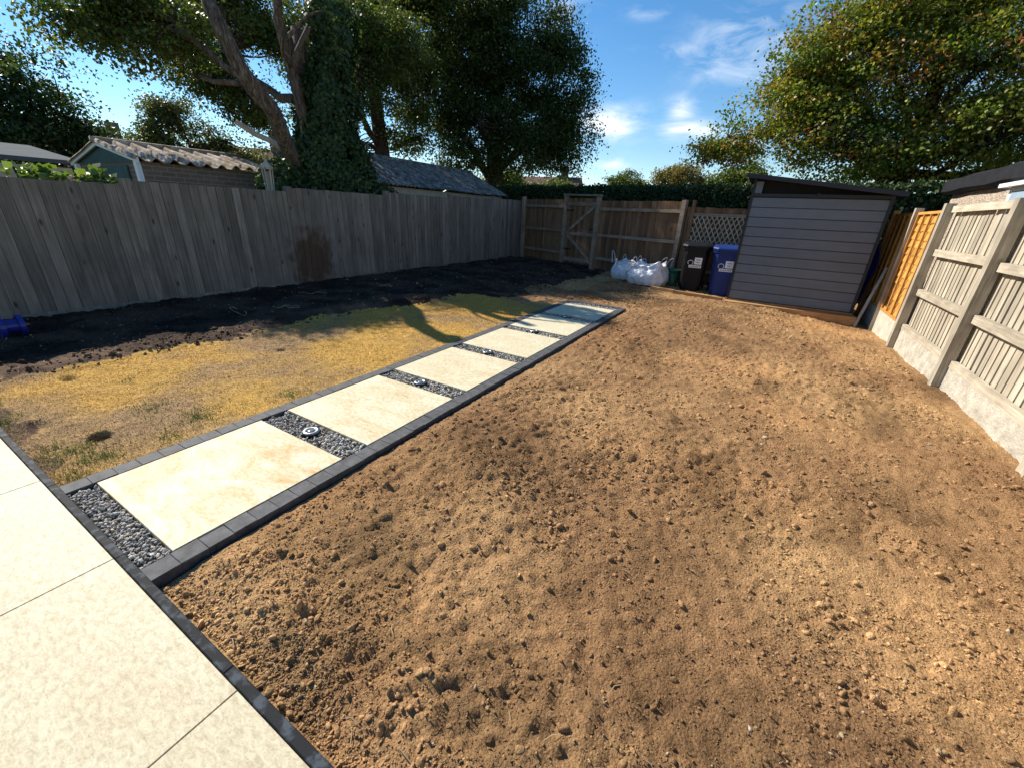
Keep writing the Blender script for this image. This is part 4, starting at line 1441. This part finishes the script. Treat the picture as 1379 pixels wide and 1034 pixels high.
# neighbour extension, right
ex = thing('extension', (7.2, 8.5, -0.35), 'pebbledashed flat-roofed extension with black felt roof edge over the right fence', 'building')
MB().box((7.2, 8.2, 0.9), (3.9, 5.9, 2.5)).build('wall', 'pebbledash', ex)
m = MB()
N = 12
vs = []; fs = []
for i in range(N+1):
    y = 5.1+6.2*i/N
    w = 0.012*math.sin(i*2.1)
    for (x, z) in ((5.16, 2.15+w), (5.10, 2.2+w), (5.11, 2.38+w), (5.2, 2.43+w), (9.3, 2.5), (9.3, 2.15)):
        vs.append((x, y, z))
for i in range(N):
    for q in range(6):
        fs.append((i*6+q, i*6+(q+1) % 6, i*6+6+(q+1) % 6, i*6+6+q))
fs += [tuple(range(6)), tuple(N*6+q for q in range(6))]
m.add(vs, fs); fix_normals(m.build('roof_edge', 'felt_black', ex))
wd = MB().box((5.2, 7.45, 1.72), (0.16, 1.75, 0.74)).build('window', 'white_paint', ex)
for yy in (7.04, 7.86):
    MB().box((5.116, yy, 1.74), (0.012, 0.70, 0.58)).build('pane', 'glass', wd)
MB().box((5.09, 7.45, 2.11), (0.14, 1.95, 0.05)).build('window_head', 'white_paint', wd)


# far houses
def house(name, c, w, d, h, rh, rot, label, cat, wallm='render_wall', win=()):
    t = thing(name, c, label, cat)
    t.rotation_euler.z = rot
    MB().box((0, 0, h/2), (w, d, h)).build('wall', wallm, t, world=False)
    m = MB()
    m.prism([(-w/2-.3, -d/2-.3, h), (w/2+.3, -d/2-.3, h), (w/2+.3, 0, h+rh), (-w/2-.3, 0, h+rh)][:0] or [(-w/2-.3, -d/2-.4, h-.05), (-w/2-.3, d/2+.4, h-.05), (-w/2-.3, 0, h+rh)], (w+.6, 0, 0))
    rf_ = fix_normals(m.build('roof', 'roof_tile', t, world=False))
    MB().box((w*0.25, 0, h+rh+0.3), (0.7, 0.5, 1.2)).build('chimney', 'brick_wall', rf_, world=False)
    for (x, z) in win:
        f = MB().box((x, -d/2-0.02, z), (1.3, 0.08, 1.1)).build('window', 'white_paint', t, world=False)
        MB().box((x, -d/2-0.065, z), (1.1, 0.02, 0.9)).build('pane', 'glass', f, world=False)
    return t


house('house', (-37.5, 11.2, -0.35), 7, 6, 3.2, 2.1, R(75), 'distant house with brown tiled roof behind the gabled garage', 'house', win=((-1.8, 1.6), (1.8, 1.6)))
house('house', (-23.3, 14.2, -0.35), 5, 4, 3.3, 1.2, R(60), 'brown walled house with white window behind the ivy-clad tree', 'house', 'brick_wall', ((-0.6, 3.0), (1.2, 1.4)))
house('house', (-18.5, 42, -0.35), 6, 6, 3.2, 2.2, R(10), 'distant house with reddish roof peeping over the dark hedge', 'house', win=((-1.8, 1.6), (1.8, 1.6)))


# ================================================================== VEGETATION
def leaves_mesh(name, P, D, Nn, S, col, wid=0.42):
    n = len(P)
    D = D/np.linalg.norm(D, axis=1, keepdims=True)
    W = np.cross(D, Nn); W /= np.linalg.norm(W, axis=1, keepdims=True)+1e-9
    U = np.cross(W, D)
    s = S[:, None]
    V = np.stack([P, P+D*0.48*s+W*wid*s+U*0.10*s, P+D*s-U*0.06*s, P+D*0.48*s-W*wid*s+U*0.10*s], 1).reshape(-1, 3)
    F = np.arange(4*n).reshape(-1, 4)
    return np_mesh(name, V, F, np.repeat(col, 4, 0))


def palette_cols(pal, k):
    pal_c = np.array([p[1] for p in pal]); w = np.array([p[0] for p in pal]); w = w/w.sum()
    return pal_c[rng.choice(len(pal), size=k, p=w)]


def crown(blobs, ncl, per, csize, leaf, pal, flat=0.6, shell=0.45, droop=0.3, jit=0.3, gap=0.32, over=1.6):
    B_ = np.array([b[:3] for b in blobs], float); Rr = np.array([b[3:6] for b in blobs], float)
    wt = (Rr.prod(1))**(2/3.)
    wt = wt*np.array([b[6] if len(b) > 6 else 1.0 for b in blobs])
    wt /= wt.sum()
    no = int(ncl*over)
    bi = rng.choice(len(blobs), size=no, p=wt)
    u = rng.normal(size=(no, 3)); u /= np.linalg.norm(u, axis=1, keepdims=True)
    r = rng.random(no)**shell
    wob = 1+0.16*np.sin(u[:, 0]*5+bi)+0.14*np.sin(u[:, 2]*7+u[:, 1]*4+bi*2)
    cp = B_[bi]+u*Rr[bi]*(r*wob)[:, None]
    # boughs: foliage gathers in clumps with gaps between them
    q = gap*2.0
    cl = vnoise(cp[:, 0]/q+cp[:, 1]*0.37/q, cp[:, 2]*1.5/q+cp[:, 1]*0.61/q, 401)*0.65+vnoise((cp[:, 1]-cp[:, 0]*0.5)/q, cp[:, 2]*1.7/q, 403)*0.65
    order = np.argsort(-(cl+rng.normal(0, 0.07, no)))[:ncl]
    cp, u, bi = cp[order], u[order], bi[order]
    ccol = palette_cols(pal, ncl)*rng.uniform(0.75, 1.2, (ncl, 1))
    cs = csize*rng.uniform(0.6, 1.5, ncl)
    idx_ = np.repeat(np.arange(ncl), per)
    off = rng.normal(size=(len(idx_), 3))*np.array([1, 1, flat])[None]*cs[idx_][:, None]*0.6
    P = cp[idx_]+off
    n = len(P)
    D = rng.normal(size=(n, 3))+u[idx_]*0.5 if len(u) == ncl else rng.normal(size=(n, 3))
    D[:, 2] -= droop
    Nn = rng.normal(size=(n, 3))*0.7+np.array([0, 0, 1.0])[None]
    S = leaf*rng.uniform(0.65, 1.35, n)
    col = ccol[idx_]*rng.uniform(1-jit, 1+jit, (n, 1))*(1+rng.normal(0, 0.06, (n, 3)))
    return P, D, Nn, S, np.clip(col, 0.003, 0.9), cp, bi


def limb_path(a, b, sag=0.15, n=7, seed=0):
    a = np.array(a, float); b = np.array(b, float)
    L = np.linalg.norm(b-a)
    r = np.random.default_rng(seed)
    off = r.normal(size=3)*L*0.10
    pts = []
    for i in range(n):
        t = i/(n-1)
        p = a+(b-a)*t+off*math.sin(math.pi*t)+np.array([0, 0, sag*L*math.sin(math.pi*t)])+r.normal(size=3)*0.012*L*(0 < i < n-1)
        pts.append(p)
    return pts


def tree(name, base, label, cat, group, trunk_pts, trunk_r, limbs, blobs, ncl, per, csize, leaf, pal, bark='bark_dark', twigs=0.2, twig_r=0.012, **kw):
    t = thing(name, base, label, cat, group)
    m = MB().tube(trunk_pts, trunk_r, 12)
    for i, (a, b, ra, rb_) in enumerate(limbs):
        pp = limb_path(a, b, 0.10, 8, i+3)
        m.tube(pp, list(np.linspace(ra, rb_, len(pp))), 7)
    P, D, Nn, S, col, cp, bi = crown(blobs, ncl, per, csize, leaf, pal, **kw)
    # twigs from limb ends / blob centres to leaf clusters
    sel = rng.random(len(cp)) < twigs
    anchors = np.array([l[1] for l in limbs]+[trunk_pts[-1]], float) if limbs else np.array([trunk_pts[-1]], float)
    for c in cp[sel]:
        a = anchors[np.argmin(np.linalg.norm(anchors-c, axis=1))]
        pp = limb_path(a, c, 0.06, 5, int(abs(c[0]*991+c[1]*77)) % 100000)
        m.tube(pp, list(np.linspace(twig_r*2.0, twig_r*0.5, 5)), 4, cap=False)
    m.build('trunk', bark, t)
    l = np.array(base, float)
    link('crown', leaves_mesh('crown', P-l[None], D, Nn, S, col), 'leaf', t)
    return t


DARK = [(3, (0.035, 0.062, 0.016)), (3, (0.05, 0.085, 0.02)), (1.5, (0.075, 0.11, 0.028)), (0.5, (0.10, 0.11, 0.03))]
OLIVE = [(3, (0.055, 0.09, 0.018)), (3, (0.09, 0.13, 0.026)), (1.4, (0.15, 0.18, 0.04)), (0.3, (0.16, 0.13, 0.035))]
TURN = [(3, (0.11, 0.17, 0.025)), (3.6, (0.18, 0.23, 0.035)), (2.6, (0.29, 0.29, 0.05)), (1.4, (0.33, 0.21, 0.05)), (0.5, (0.28, 0.12, 0.035))]
LIGHT = [(3, (0.10, 0.15, 0.03)), (3, (0.15, 0.20, 0.045)), (1, (0.20, 0.22, 0.06))]
YELL = [(3, (0.20, 0.17, 0.05)), (2, (0.27, 0.20, 0.06)), (2, (0.15, 0.15, 0.045))]
TG = 'trees beyond the fences'


def tree_a():
    bx, by = -6.8, 6.15
    t = tree('ivy_tree', (bx, by, -0.35), 'old leaning tree smothered in ivy just behind the grey fence', 'tree', TG,
             [(bx, by, -0.35), (bx-0.02, by+0.02, 0.8), (bx+0.02, by, 1.8), (bx-0.05, by+0.1, 2.7), (bx-0.1, by+0.15, 3.6), (bx-0.15, by+0.1, 4.8)], [0.34, 0.30, 0.27, 0.22, 0.17, 0.10],
             [((bx+0.1, by-0.1, 1.75), (-7.1, 4.6, 4.95), 0.17, 0.09), ((bx+0.1, by+0.0, 2.2), (-6.6, 5.7, 5.0), 0.13, 0.07),
              ((bx+0.1, by+0.1, 2.5), (-6.4, 6.15, 4.7), 0.10, 0.05), ((-6.95, 5.2, 3.3), (-8.2, 4.6, 4.5), 0.09, 0.05),
              ((-8.0, 4.7, 4.3), (-9.4, 3.9, 4.5), 0.07, 0.03), ((-7.3, 5.1, 3.6), (-8.3, 4.9, 3.8), 0.06, 0.03), ((-7.0, 4.8, 4.1), (-6.4, 4.5, 4.2), 0.035, 0.012),
              ((-6.65, 5.8, 4.0), (-6.1, 5.4, 4.3), 0.04, 0.012), ((-6.6, 5.75, 4.4), (-6.0, 6.2, 4.9), 0.04, 0.012), ((-6.9, 5.2, 3.4), (-6.3, 5.0, 3.2), 0.03, 0.01),
              ((bx-0.1, by+0.1, 3.2), (-8.8, 8.4, 5.0), 0.10, 0.04), ((bx-0.1, by+0.1, 3.4), (-10.6, 6.8, 5.0), 0.11, 0.04)],
             [(-9.43, 3.51, 4.5, 0.87, 0.78, 0.52, 0.9), (-9.17, 4.21, 4.72, 1.04, 0.87, 0.65, 1.1), (-8.64, 4.64, 4.54, 1.04, 0.78, 0.61, 1.0), (-8.73, 3.94, 4.02, 0.7, 0.61, 0.43, 0.9), (-11.18, 6.85, 5.41, 1.26, 1.03, 0.92, 1.0), (-11.41, 6.51, 4.49, 1.03, 0.92, 0.69, 1.0), (-10.6, 6.85, 4.03, 0.92, 0.8, 0.69, 1.0), (-10.03, 6.97, 3.46, 0.69, 0.69, 0.69, 1.0), (-10.95, 7.2, 6.45, 1.38, 1.15, 0.69, 1.0), (-10.14, 7.54, 5.64, 1.15, 1.03, 0.92, 1.0), (-9.02, 8.76, 5.34, 1.24, 1.24, 1.13, 1.0), (-8.68, 10.0, 6.14, 1.36, 1.36, 0.9, 1.0), (-8.57, 9.78, 4.78, 1.02, 1.02, 1.02, 1.0), (-8.68, 10.91, 5.91, 1.13, 1.13, 1.02, 1.0), (-8.9, 8.98, 3.65, 0.68, 0.68, 0.9, 0.7)],
             2300, 40, 0.27, 0.066, OLIVE, 'bark', 0.16, 0.011, flat=0.55, shell=0.5)
    # ivy coat
    Ps = []; Ns = []
    axis = [(bx, by, -0.3, 0.40), (bx+0.1, by+0.15, 1.5, 0.95), (bx+0.1, by+0.2, 2.3, 1.0), (bx+0.12, by+0.35, 3.2, 0.72), (bx+0.25, by+0.5, 4.2, 0.52), (bx+0.3, by+0.7, 5.3, 0.45)]
    for k in range(len(axis)-1):
        a, b = np.array(axis[k]), np.array(axis[k+1])
        n = int(4600*np.linalg.norm(b[:3]-a[:3])*((a[3]+b[3])/2)/0.5)
        tt = rng.random(n); th = rng.uniform(0, 2*np.pi, n)
        c = a[None]+(b-a)[None]*tt[:, None]
        lump = 0.32+0.75*vnoise(th*1.6, c[:, 2]*2.0, 201)+0.3*vnoise(th*4, c[:, 2]*5, 203)
        rr = c[:, 3]*lump*rng.uniform(0.8, 1.08, n)
        nn = np.stack([np.cos(th), np.sin(th), rng.normal(0, 0.3, n)+0.25], 1)
        P = c[:, :3]+np.stack([np.cos(th)*rr, np.sin(th)*rr, rng.normal(0, 0.05, n)], 1)
        Ps.append(P); Ns.append(nn)
    # ivy bush spilling right along the fence top
    n = 9000
    for (cx, cy, cz, rx, ry, rz, q) in ((-5.95, 6.5, 1.75, 0.55, 0.6, 0.65, 3800), (-6.3, 5.0, 1.7, 0.45, 0.45, 0.6, 2400), (-5.9, 7.3, 1.5, 0.4, 0.5, 0.5, 1800)):
        u = rng.normal(size=(q, 3)); u /= np.linalg.norm(u, axis=1, keepdims=True)
        Ps.append(np.array([cx, cy, cz])+u*np.array([rx, ry, rz])*rng.uniform(0.6, 1.05, (q, 1))); Ns.append(u)
    P = np.concatenate(Ps); Nn = np.concatenate(Ns); n = len(P)
    D = rng.normal(size=(n, 3))*0.5; D[:, 2] -= 0.8
    col = palette_cols([(3, (0.03, 0.06, 0.02)), (3, (0.045, 0.085, 0.025)), (1, (0.08, 0.12, 0.035))], n)*rng.uniform(0.7, 1.35, (n, 1))
    l = np.array([bx, by, -0.35])
    link('ivy', leaves_mesh('ivy', P-l, D, Nn+rng.normal(0, 0.35, (n, 3)), rng.uniform(0.045, 0.10, n), col, 0.5), 'leaf', t)
    m = MB()
    pp = limb_path((bx-0.1, by, 2.25), (-7.55, 5.0, 2.95), 0.12, 8, 5)
    m.tube(pp, list(np.linspace(0.06, 0.05, 8)), 8).build('sawn_limb', 'wood_weathered_pale', t)


tree_a()

tree('slender_tree', (-11.4, 12.6, -0.35), 'slender dark-trunked tree with open branches rising behind the outbuilding', 'tree', TG,
     [(-11.4, 12.6, -0.35), (-11.42, 12.55, 1.5), (-11.4, 12.55, 3.2), (-11.5, 12.5, 4.8), (-11.6, 12.4, 6.3), (-11.4, 12.6, 8)], [0.38, 0.34, 0.30, 0.25, 0.18, 0.1],
     [((-11.4, 12.55, 3.6), (-12.9, 11.2, 5.4), 0.13, 0.05), ((-11.4, 12.55, 3.4), (-12.3, 11.5, 3.3), 0.09, 0.04), ((-11.5, 12.5, 4.6), (-10.6, 13.4, 6.6), 0.14, 0.06),
      ((-11.5, 12.4, 5.8), (-9.9, 14.1, 8.0), 0.12, 0.05), ((-11.5, 12.4, 5.6), (-12.9, 11.1, 7.4), 0.12, 0.05), ((-12.2, 11.8, 4.6), (-12.4, 11.3, 6.5), 0.06, 0.03)],
     [(-12.6, 11.0, 6.4, 1.5, 1.3, 1.3), (-11.6, 12.0, 7.4, 1.6, 1.6, 1.0), (-12.9, 10.9, 4.4, 0.9, 0.9, 0.8, 0.7), (-10.4, 13.2, 5.6, 0.9, 0.9, 1.1, 0.8), (-9.9, 13.6, 8.3, 1.6, 1.6, 0.8), (-11.9, 11.7, 5.4, 1.0, 0.9, 0.7, 0.8), (-10.9, 13.0, 4.1, 0.6, 0.6, 0.7, 0.6), (-10.2, 13.9, 6.9, 1.2, 1.2, 1.2), (-10.6, 13.6, 4.4, 0.8, 0.8, 1.0, 0.9)],
     1900, 36, 0.34, 0.085, OLIVE, 'bark_dark', 0.22, 0.014, shell=0.55)

tree('dense_tree', (-8.8, 16.6, -0.35), 'huge dense dark evergreen oak with drooping skirt behind the outbuilding', 'tree', TG,
     [(-8.8, 16.6, -0.35), (-8.8, 16.6, 1.5), (-8.75, 16.6, 3.2), (-8.8, 16.5, 5.0), (-8.8, 16.5, 7.5)], [0.5, 0.42, 0.36, 0.28, 0.15],
     [((-8.8, 16.6, 2.8), (-6.3, 18.0, 5.0), 0.18, 0.06), ((-8.8, 16.6, 2.6), (-10.8, 15.2, 4.6), 0.18, 0.06), ((-8.8, 16.5, 4.5), (-7.0, 17.0, 7.6), 0.15, 0.05), ((-8.8, 16.5, 4.8), (-10.3, 15.6, 7.8), 0.15, 0.05), ((-8.8, 16.6, 2.9), (-8.2, 14.6, 4.6), 0.14, 0.05)],
     [(-9.9, 15.3, 6.0, 1.6, 1.5, 2.4), (-8.6, 16.2, 6.8, 2.2, 1.9, 2.4), (-7.0, 17.3, 6.0, 1.7, 1.5, 2.5), (-6.2, 17.8, 4.4, 1.25, 1.2, 1.5), (-7.6, 16.3, 4.2, 1.6, 1.4, 1.4), (-9.7, 15.4, 4.0, 1.3, 1.2, 1.2), (-8.8, 15.9, 8.6, 2.4, 2.0, 1.2), (-6.6, 17.6, 7.6, 1.3, 1.2, 1.5), (-5.75, 18.1, 6.2, 0.8, 0.8, 1.2, 0.8)],
     3300, 40, 0.36, 0.084, DARK, 'bark_dark', 0.07, 0.014, shell=0.5, droop=0.8, gap=0.38, over=1.25)

tree('hornbeam_tree', (5.3, 16.6, -0.35), 'broad spreading tree with green leaves turning orange-brown behind the shed', 'tree', TG,
     [(5.3, 16.6, -0.35), (5.3, 16.6, 1.4), (5.25, 16.55, 2.6), (5.3, 16.5, 4.2), (5.4, 16.5, 6.0)], [0.42, 0.36, 0.32, 0.22, 0.1],
     [((5.3, 16.6, 2.2), (0.6, 15.6, 3.9), 0.15, 0.03), ((5.3, 16.6, 2.6), (1.7, 15.8, 5.4), 0.15, 0.04), ((5.3, 16.6, 2.4), (3.4, 14.5, 3.6), 0.12, 0.04), ((5.3, 16.6, 3.0), (8.6, 15.8, 4.6), 0.15, 0.04), ((5.3, 16.5, 3.8), (3.4, 15.9, 6.4), 0.12, 0.04), ((5.3, 16.5, 3.6), (7.0, 15.2, 6.2), 0.12, 0.04), ((5.3, 16.6, 2.3), (6.4, 14.4, 3.5), 0.12, 0.04)],
     [(5.4, 16.0, 5.2, 3.4, 2.2, 2.3, 1.2), (2.7, 15.6, 4.4, 1.9, 1.6, 1.4), (1.0, 15.5, 3.75, 1.3, 1.2, 0.65, 1.0), (2.4, 15.7, 5.5, 1.2, 1.2, 0.9), (4.3, 15.2, 3.5, 1.7, 1.4, 0.9), (6.6, 15.0, 3.8, 1.7, 1.5, 1.0), (8.4, 15.6, 4.6, 2.2, 1.8, 1.7), (3.5, 15.9, 6.6, 1.5, 1.4, 0.9), (5.6, 16.0, 7.2, 2.4, 1.8, 1.0), (9.6, 16.0, 6.0, 2.0, 1.8, 1.5), (0.25, 15.4, 3.55, 0.6, 0.6, 0.28, 0.9)],
     3400, 42, 0.36, 0.08, TURN, 'bark_dark', 0.08, 0.012, flat=0.38, shell=0.5, droop=0.35, gap=0.42, over=1.3)

tree('round_tree', (-23.2, 5.7, -0.35), 'rounded dark green tree rising behind the grey flat-roofed garage', 'tree', TG,
     [(-23.2, 5.7, -0.35), (-23.2, 5.7, 2), (-23.2, 5.7, 4)], [0.35, 0.28, 0.12], [((-23.2, 5.7, 2), (-22.5, 6.5, 4.2), 0.1, 0.04), ((-23.2, 5.7, 2.2), (-24, 4.8, 4.4), 0.1, 0.04)],
     [(-23.2, 5.4, 4.3, 2.3, 2.5, 2.4), (-22.6, 7.2, 3.1, 1.4, 1.4, 1.3), (-23.0, 4.0, 5.6, 1.6, 1.7, 1.4), (-23, 3.5, 3.5, 2, 2, 1.8)],
     1200, 34, 0.40, 0.115, [(3, (0.04, 0.075, 0.025)), (2, (0.06, 0.10, 0.035)), (1, (0.09, 0.13, 0.05))], 'bark_dark', 0.05, 0.02)
tree('feathery_tree', (-17.8, 8.6, -0.35), 'small feathery light green tree behind the gabled brick garage', 'tree', TG,
     [(-17.8, 8.6, -0.35), (-17.8, 8.6, 1.5), (-17.7, 8.6, 3.2)], [0.2, 0.16, 0.08], [((-17.8, 8.6, 1.8), (-17.4, 9.6, 3.6), 0.07, 0.03), ((-17.8, 8.6, 1.6), (-18.2, 7.7, 3.8), 0.07, 0.03), ((-17.8, 8.6, 2.0), (-17.7, 8.3, 4.5), 0.07, 0.03)],
     [(-17.7, 8.3, 3.7, 0.9, 1.2, 1.1), (-17.4, 9.5, 3.2, 0.8, 0.9, 0.8), (-18.0, 7.6, 3.3, 0.7, 0.7, 0.7), (-17.8, 8.1, 4.5, 0.6, 0.7, 0.5), (-16.6, 10.2, 2.9, 0.6, 0.6, 0.7)],
     700, 30, 0.26, 0.075, [(3, (0.09, 0.12, 0.04)), (2, (0.13, 0.16, 0.05)), (1, (0.17, 0.15, 0.07))], 'bark_dark', 0.25, 0.012)
tree('garden_tree', (-13.4, 1.0, -0.35), 'dark leafy branch ends of a tree beside the flat-roofed garage', 'tree', TG,
     [(-13.4, 1.0, -0.35), (-13.4, 1.0, 2.0), (-13.2, 1.1, 4.2)], [0.22, 0.18, 0.1], [((-13.3, 1.05, 3.2), (-11.6, 2.3, 4.5), 0.06, 0.02), ((-13.3, 1.05, 2.8), (-11.6, 2.2, 3.7), 0.06, 0.02)],
     [(-13.3, 0.9, 4.9, 1.3, 1.3, 1.1), (-11.7, 2.35, 4.6, 0.36, 0.45, 0.3, 1.0), (-11.6, 2.4, 3.75, 0.26, 0.4, 0.3, 1.0)],
     260, 30, 0.2, 0.08, DARK, 'bark_dark', 0.4, 0.012)
BG = (('far_tree', (-8.6, 36, -0.35), (1.6, 1.4, 1.0), 3.9, OLIVE, 'spreading olive green tree seen far over the gate'),
      ('far_tree', (-4.2, 35, -0.35), (1.7, 1.4, 1.1), 4.3, YELL, 'golden yellow tree seen far over the back fence'),
      ('far_tree', (0.5, 26, -0.35), (1.2, 1.1, 1.0), 3.5, LIGHT, 'light green tree just left of the shed roof beyond the hedge'),
      ('far_tree', (-11.6, 21.8, -0.35), (1.2, 1.2, 0.7), 3.0, LIGHT, 'sunlit light green bush under the dark oak beyond the hedge'),
      ('far_tree', (-13.5, 33, -0.35), (2.0, 1.4, 0.6), 3.4, LIGHT, 'low bright green treetop beyond the hedge by reddish roof'))
for nm, b, rr, zc, pal, lab in BG:
    tree(nm, b, lab, 'tree', TG, [b, (b[0], b[1], zc*0.5), (b[0], b[1], zc)], [0.25, 0.2, 0.08],
         [((b[0], b[1], zc*0.5), (b[0]-rr[0]*.6, b[1], zc), 0.08, 0.03), ((b[0], b[1], zc*0.5), (b[0]+rr[0]*.6, b[1], zc), 0.08, 0.03)],
         [(b[0], b[1], zc, *rr), (b[0]-rr[0]*0.7, b[1], zc-0.3, rr[0]*.6, rr[1]*.6, rr[2]*.6), (b[0]+rr[0]*0.7, b[1], zc-0.4, rr[0]*.6, rr[1]*.6, rr[2]*.6)],
         420, 28, 0.32, 0.115, pal, 'bark_dark', 0.1, 0.02)


def hedge():
    a = np.array([-8.2, 15.6]); b = np.array([8.0, 12.3])
    L = np.linalg.norm(b-a); d = (b-a)/L; nrm = np.array([d[1], -d[0]])
    t = thing('hedge', ((a[0]+b[0])/2, (a[1]+b[1])/2, -0.35), 'dark clipped evergreen hedge running behind the back fence', 'hedge')
    n = 50000
    s = rng.uniform(0, L, n); face = rng.random(n)
    top = 2.36+0.07*fbm(s*1.2, s*0+2, 301, 3)+0.05*(vnoise(s*6, s*0, 303)-.5)
    w = np.where(face < 0.62, 0.45+0.08*vnoise(s*3, face*9, 305)+rng.normal(0, 0.04, n), rng.uniform(-0.5, 0.5, n))
    z = np.where(face < 0.62, 0.5+(top-0.5)*rng.random(n)**0.6, top+rng.normal(0, 0.045, n))
    P = np.stack([a[0]+d[0]*s+nrm[0]*w, a[1]+d[1]*s+nrm[1]*w, z], 1)
    Nn = np.where((face < 0.62)[:, None], np.array([nrm[0], nrm[1], 0.3])[None], np.array([0, 0, 1.0])[None])+rng.normal(0, 0.5, (n, 3))
    D = rng.normal(size=(n, 3)); D[:, 2] += 0.4
    col = palette_cols([(3, (0.028, 0.055, 0.02)), (3, (0.04, 0.075, 0.025)), (0.6, (0.07, 0.10, 0.03))], n)*rng.uniform(0.6, 1.3, (n, 1))
    l = np.array(t.location)
    link('foliage', leaves_mesh('foliage', P-l, D, Nn, rng.uniform(0.05, 0.10, n), col), 'leaf', t)
    m = MB()
    m.bar((a[0], a[1], 1.0), (b[0], b[1], 1.0), 0.72, 2.5)
    m.build('core', 'hedge_core', t)


plain('hedge_core', (0.02, 0.032, 0.014), 0.95, 0.05, 0.3, 6)
hedge()

# vine leaves looking over the fence top
for (cx, cy, cz, ry, rz, q, lab) in ((-5.62, 1.42, 1.66, 0.34, 0.13, 150, 'broad green fig leaves looking over the fence by the flat-roofed garage'),
                                     (-5.62, 1.97, 1.64, 0.20, 0.14, 110, 'broad green fig leaves looking over the fence in front of garage gable')):
    t = thing('fig_bush', (cx, cy, -0.35), lab, 'bush', 'fig bushes behind the grey fence')
    u = rng.normal(size=(q, 3)); u /= np.linalg.norm(u, axis=1, keepdims=True)
    P = np.array([cx, cy, cz])+u*np.array([0.22, ry, rz])*rng.uniform(0.3, 1.05, (q, 1))
    D = rng.normal(size=(q, 3)); D[:, 2] -= 0.3
    col = palette_cols([(3, (0.10, 0.17, 0.04)), (2, (0.16, 0.23, 0.06))], q)*rng.uniform(0.7, 1.3, (q, 1))
    link('foliage', leaves_mesh('foliage', P-np.array([cx, cy, -0.35]), D, rng.normal(size=(q, 3))*0.5+np.array([0, 0, 1.0]), rng.uniform(0.07, 0.13, q), col, 0.5), 'leaf', t)
    m = MB()
    for k in range(5):
        m.tube(limb_path((cx+random.uniform(-.05, .05), cy+random.uniform(-.05, .05), -0.35), (cx+random.uniform(-.15, .15), cy+random.uniform(-ry, ry)*0.8, cz+random.uniform(-.08, .08)), 0.0, 2, k), 0.012, 5)
    m.build('stem', 'bark_dark', t)

# pale lantern-like ornament behind the fence
ox, oy = -5.75, 4.42
t = thing('garden_ornament', (ox, oy, -0.35), 'pale weathered lantern-topped ornamental post beside the ivy tree', 'ornament')
MB().box((ox, oy, 0.6), (0.09, 0.09, 1.9)).build('pole', 'wood_weathered_pale', t)
MB().lathe([(0.09, 1.55), (0.09, 1.60), (0.06, 1.62)], (ox, oy, 0), 8, False).build('base', 'wood_weathered_pale', t)
for k in range(6):
    a = k*math.pi/3
    MB().bar((ox+0.06*math.cos(a), oy+0.06*math.sin(a), 1.62), (ox+0.085*math.cos(a), oy+0.085*math.sin(a), 2.02), 0.022, 0.022, up=(math.cos(a), math.sin(a), 0)).build('bar', 'wood_weathered_pale', t)
MB().lathe([(0.018, 1.62), (0.03, 1.75), (0.02, 1.85), (0.03, 1.98)], (ox, oy, 0), 8).build('core', 'wood_weathered_pale', t)
MB().lathe([(0.10, 2.01), (0.115, 2.04), (0.07, 2.09), (0.03, 2.13), (0.025, 2.17), (0.004, 2.2)], (ox, oy, 0), 8, False).build('cap', 'wood_weathered_pale', t)
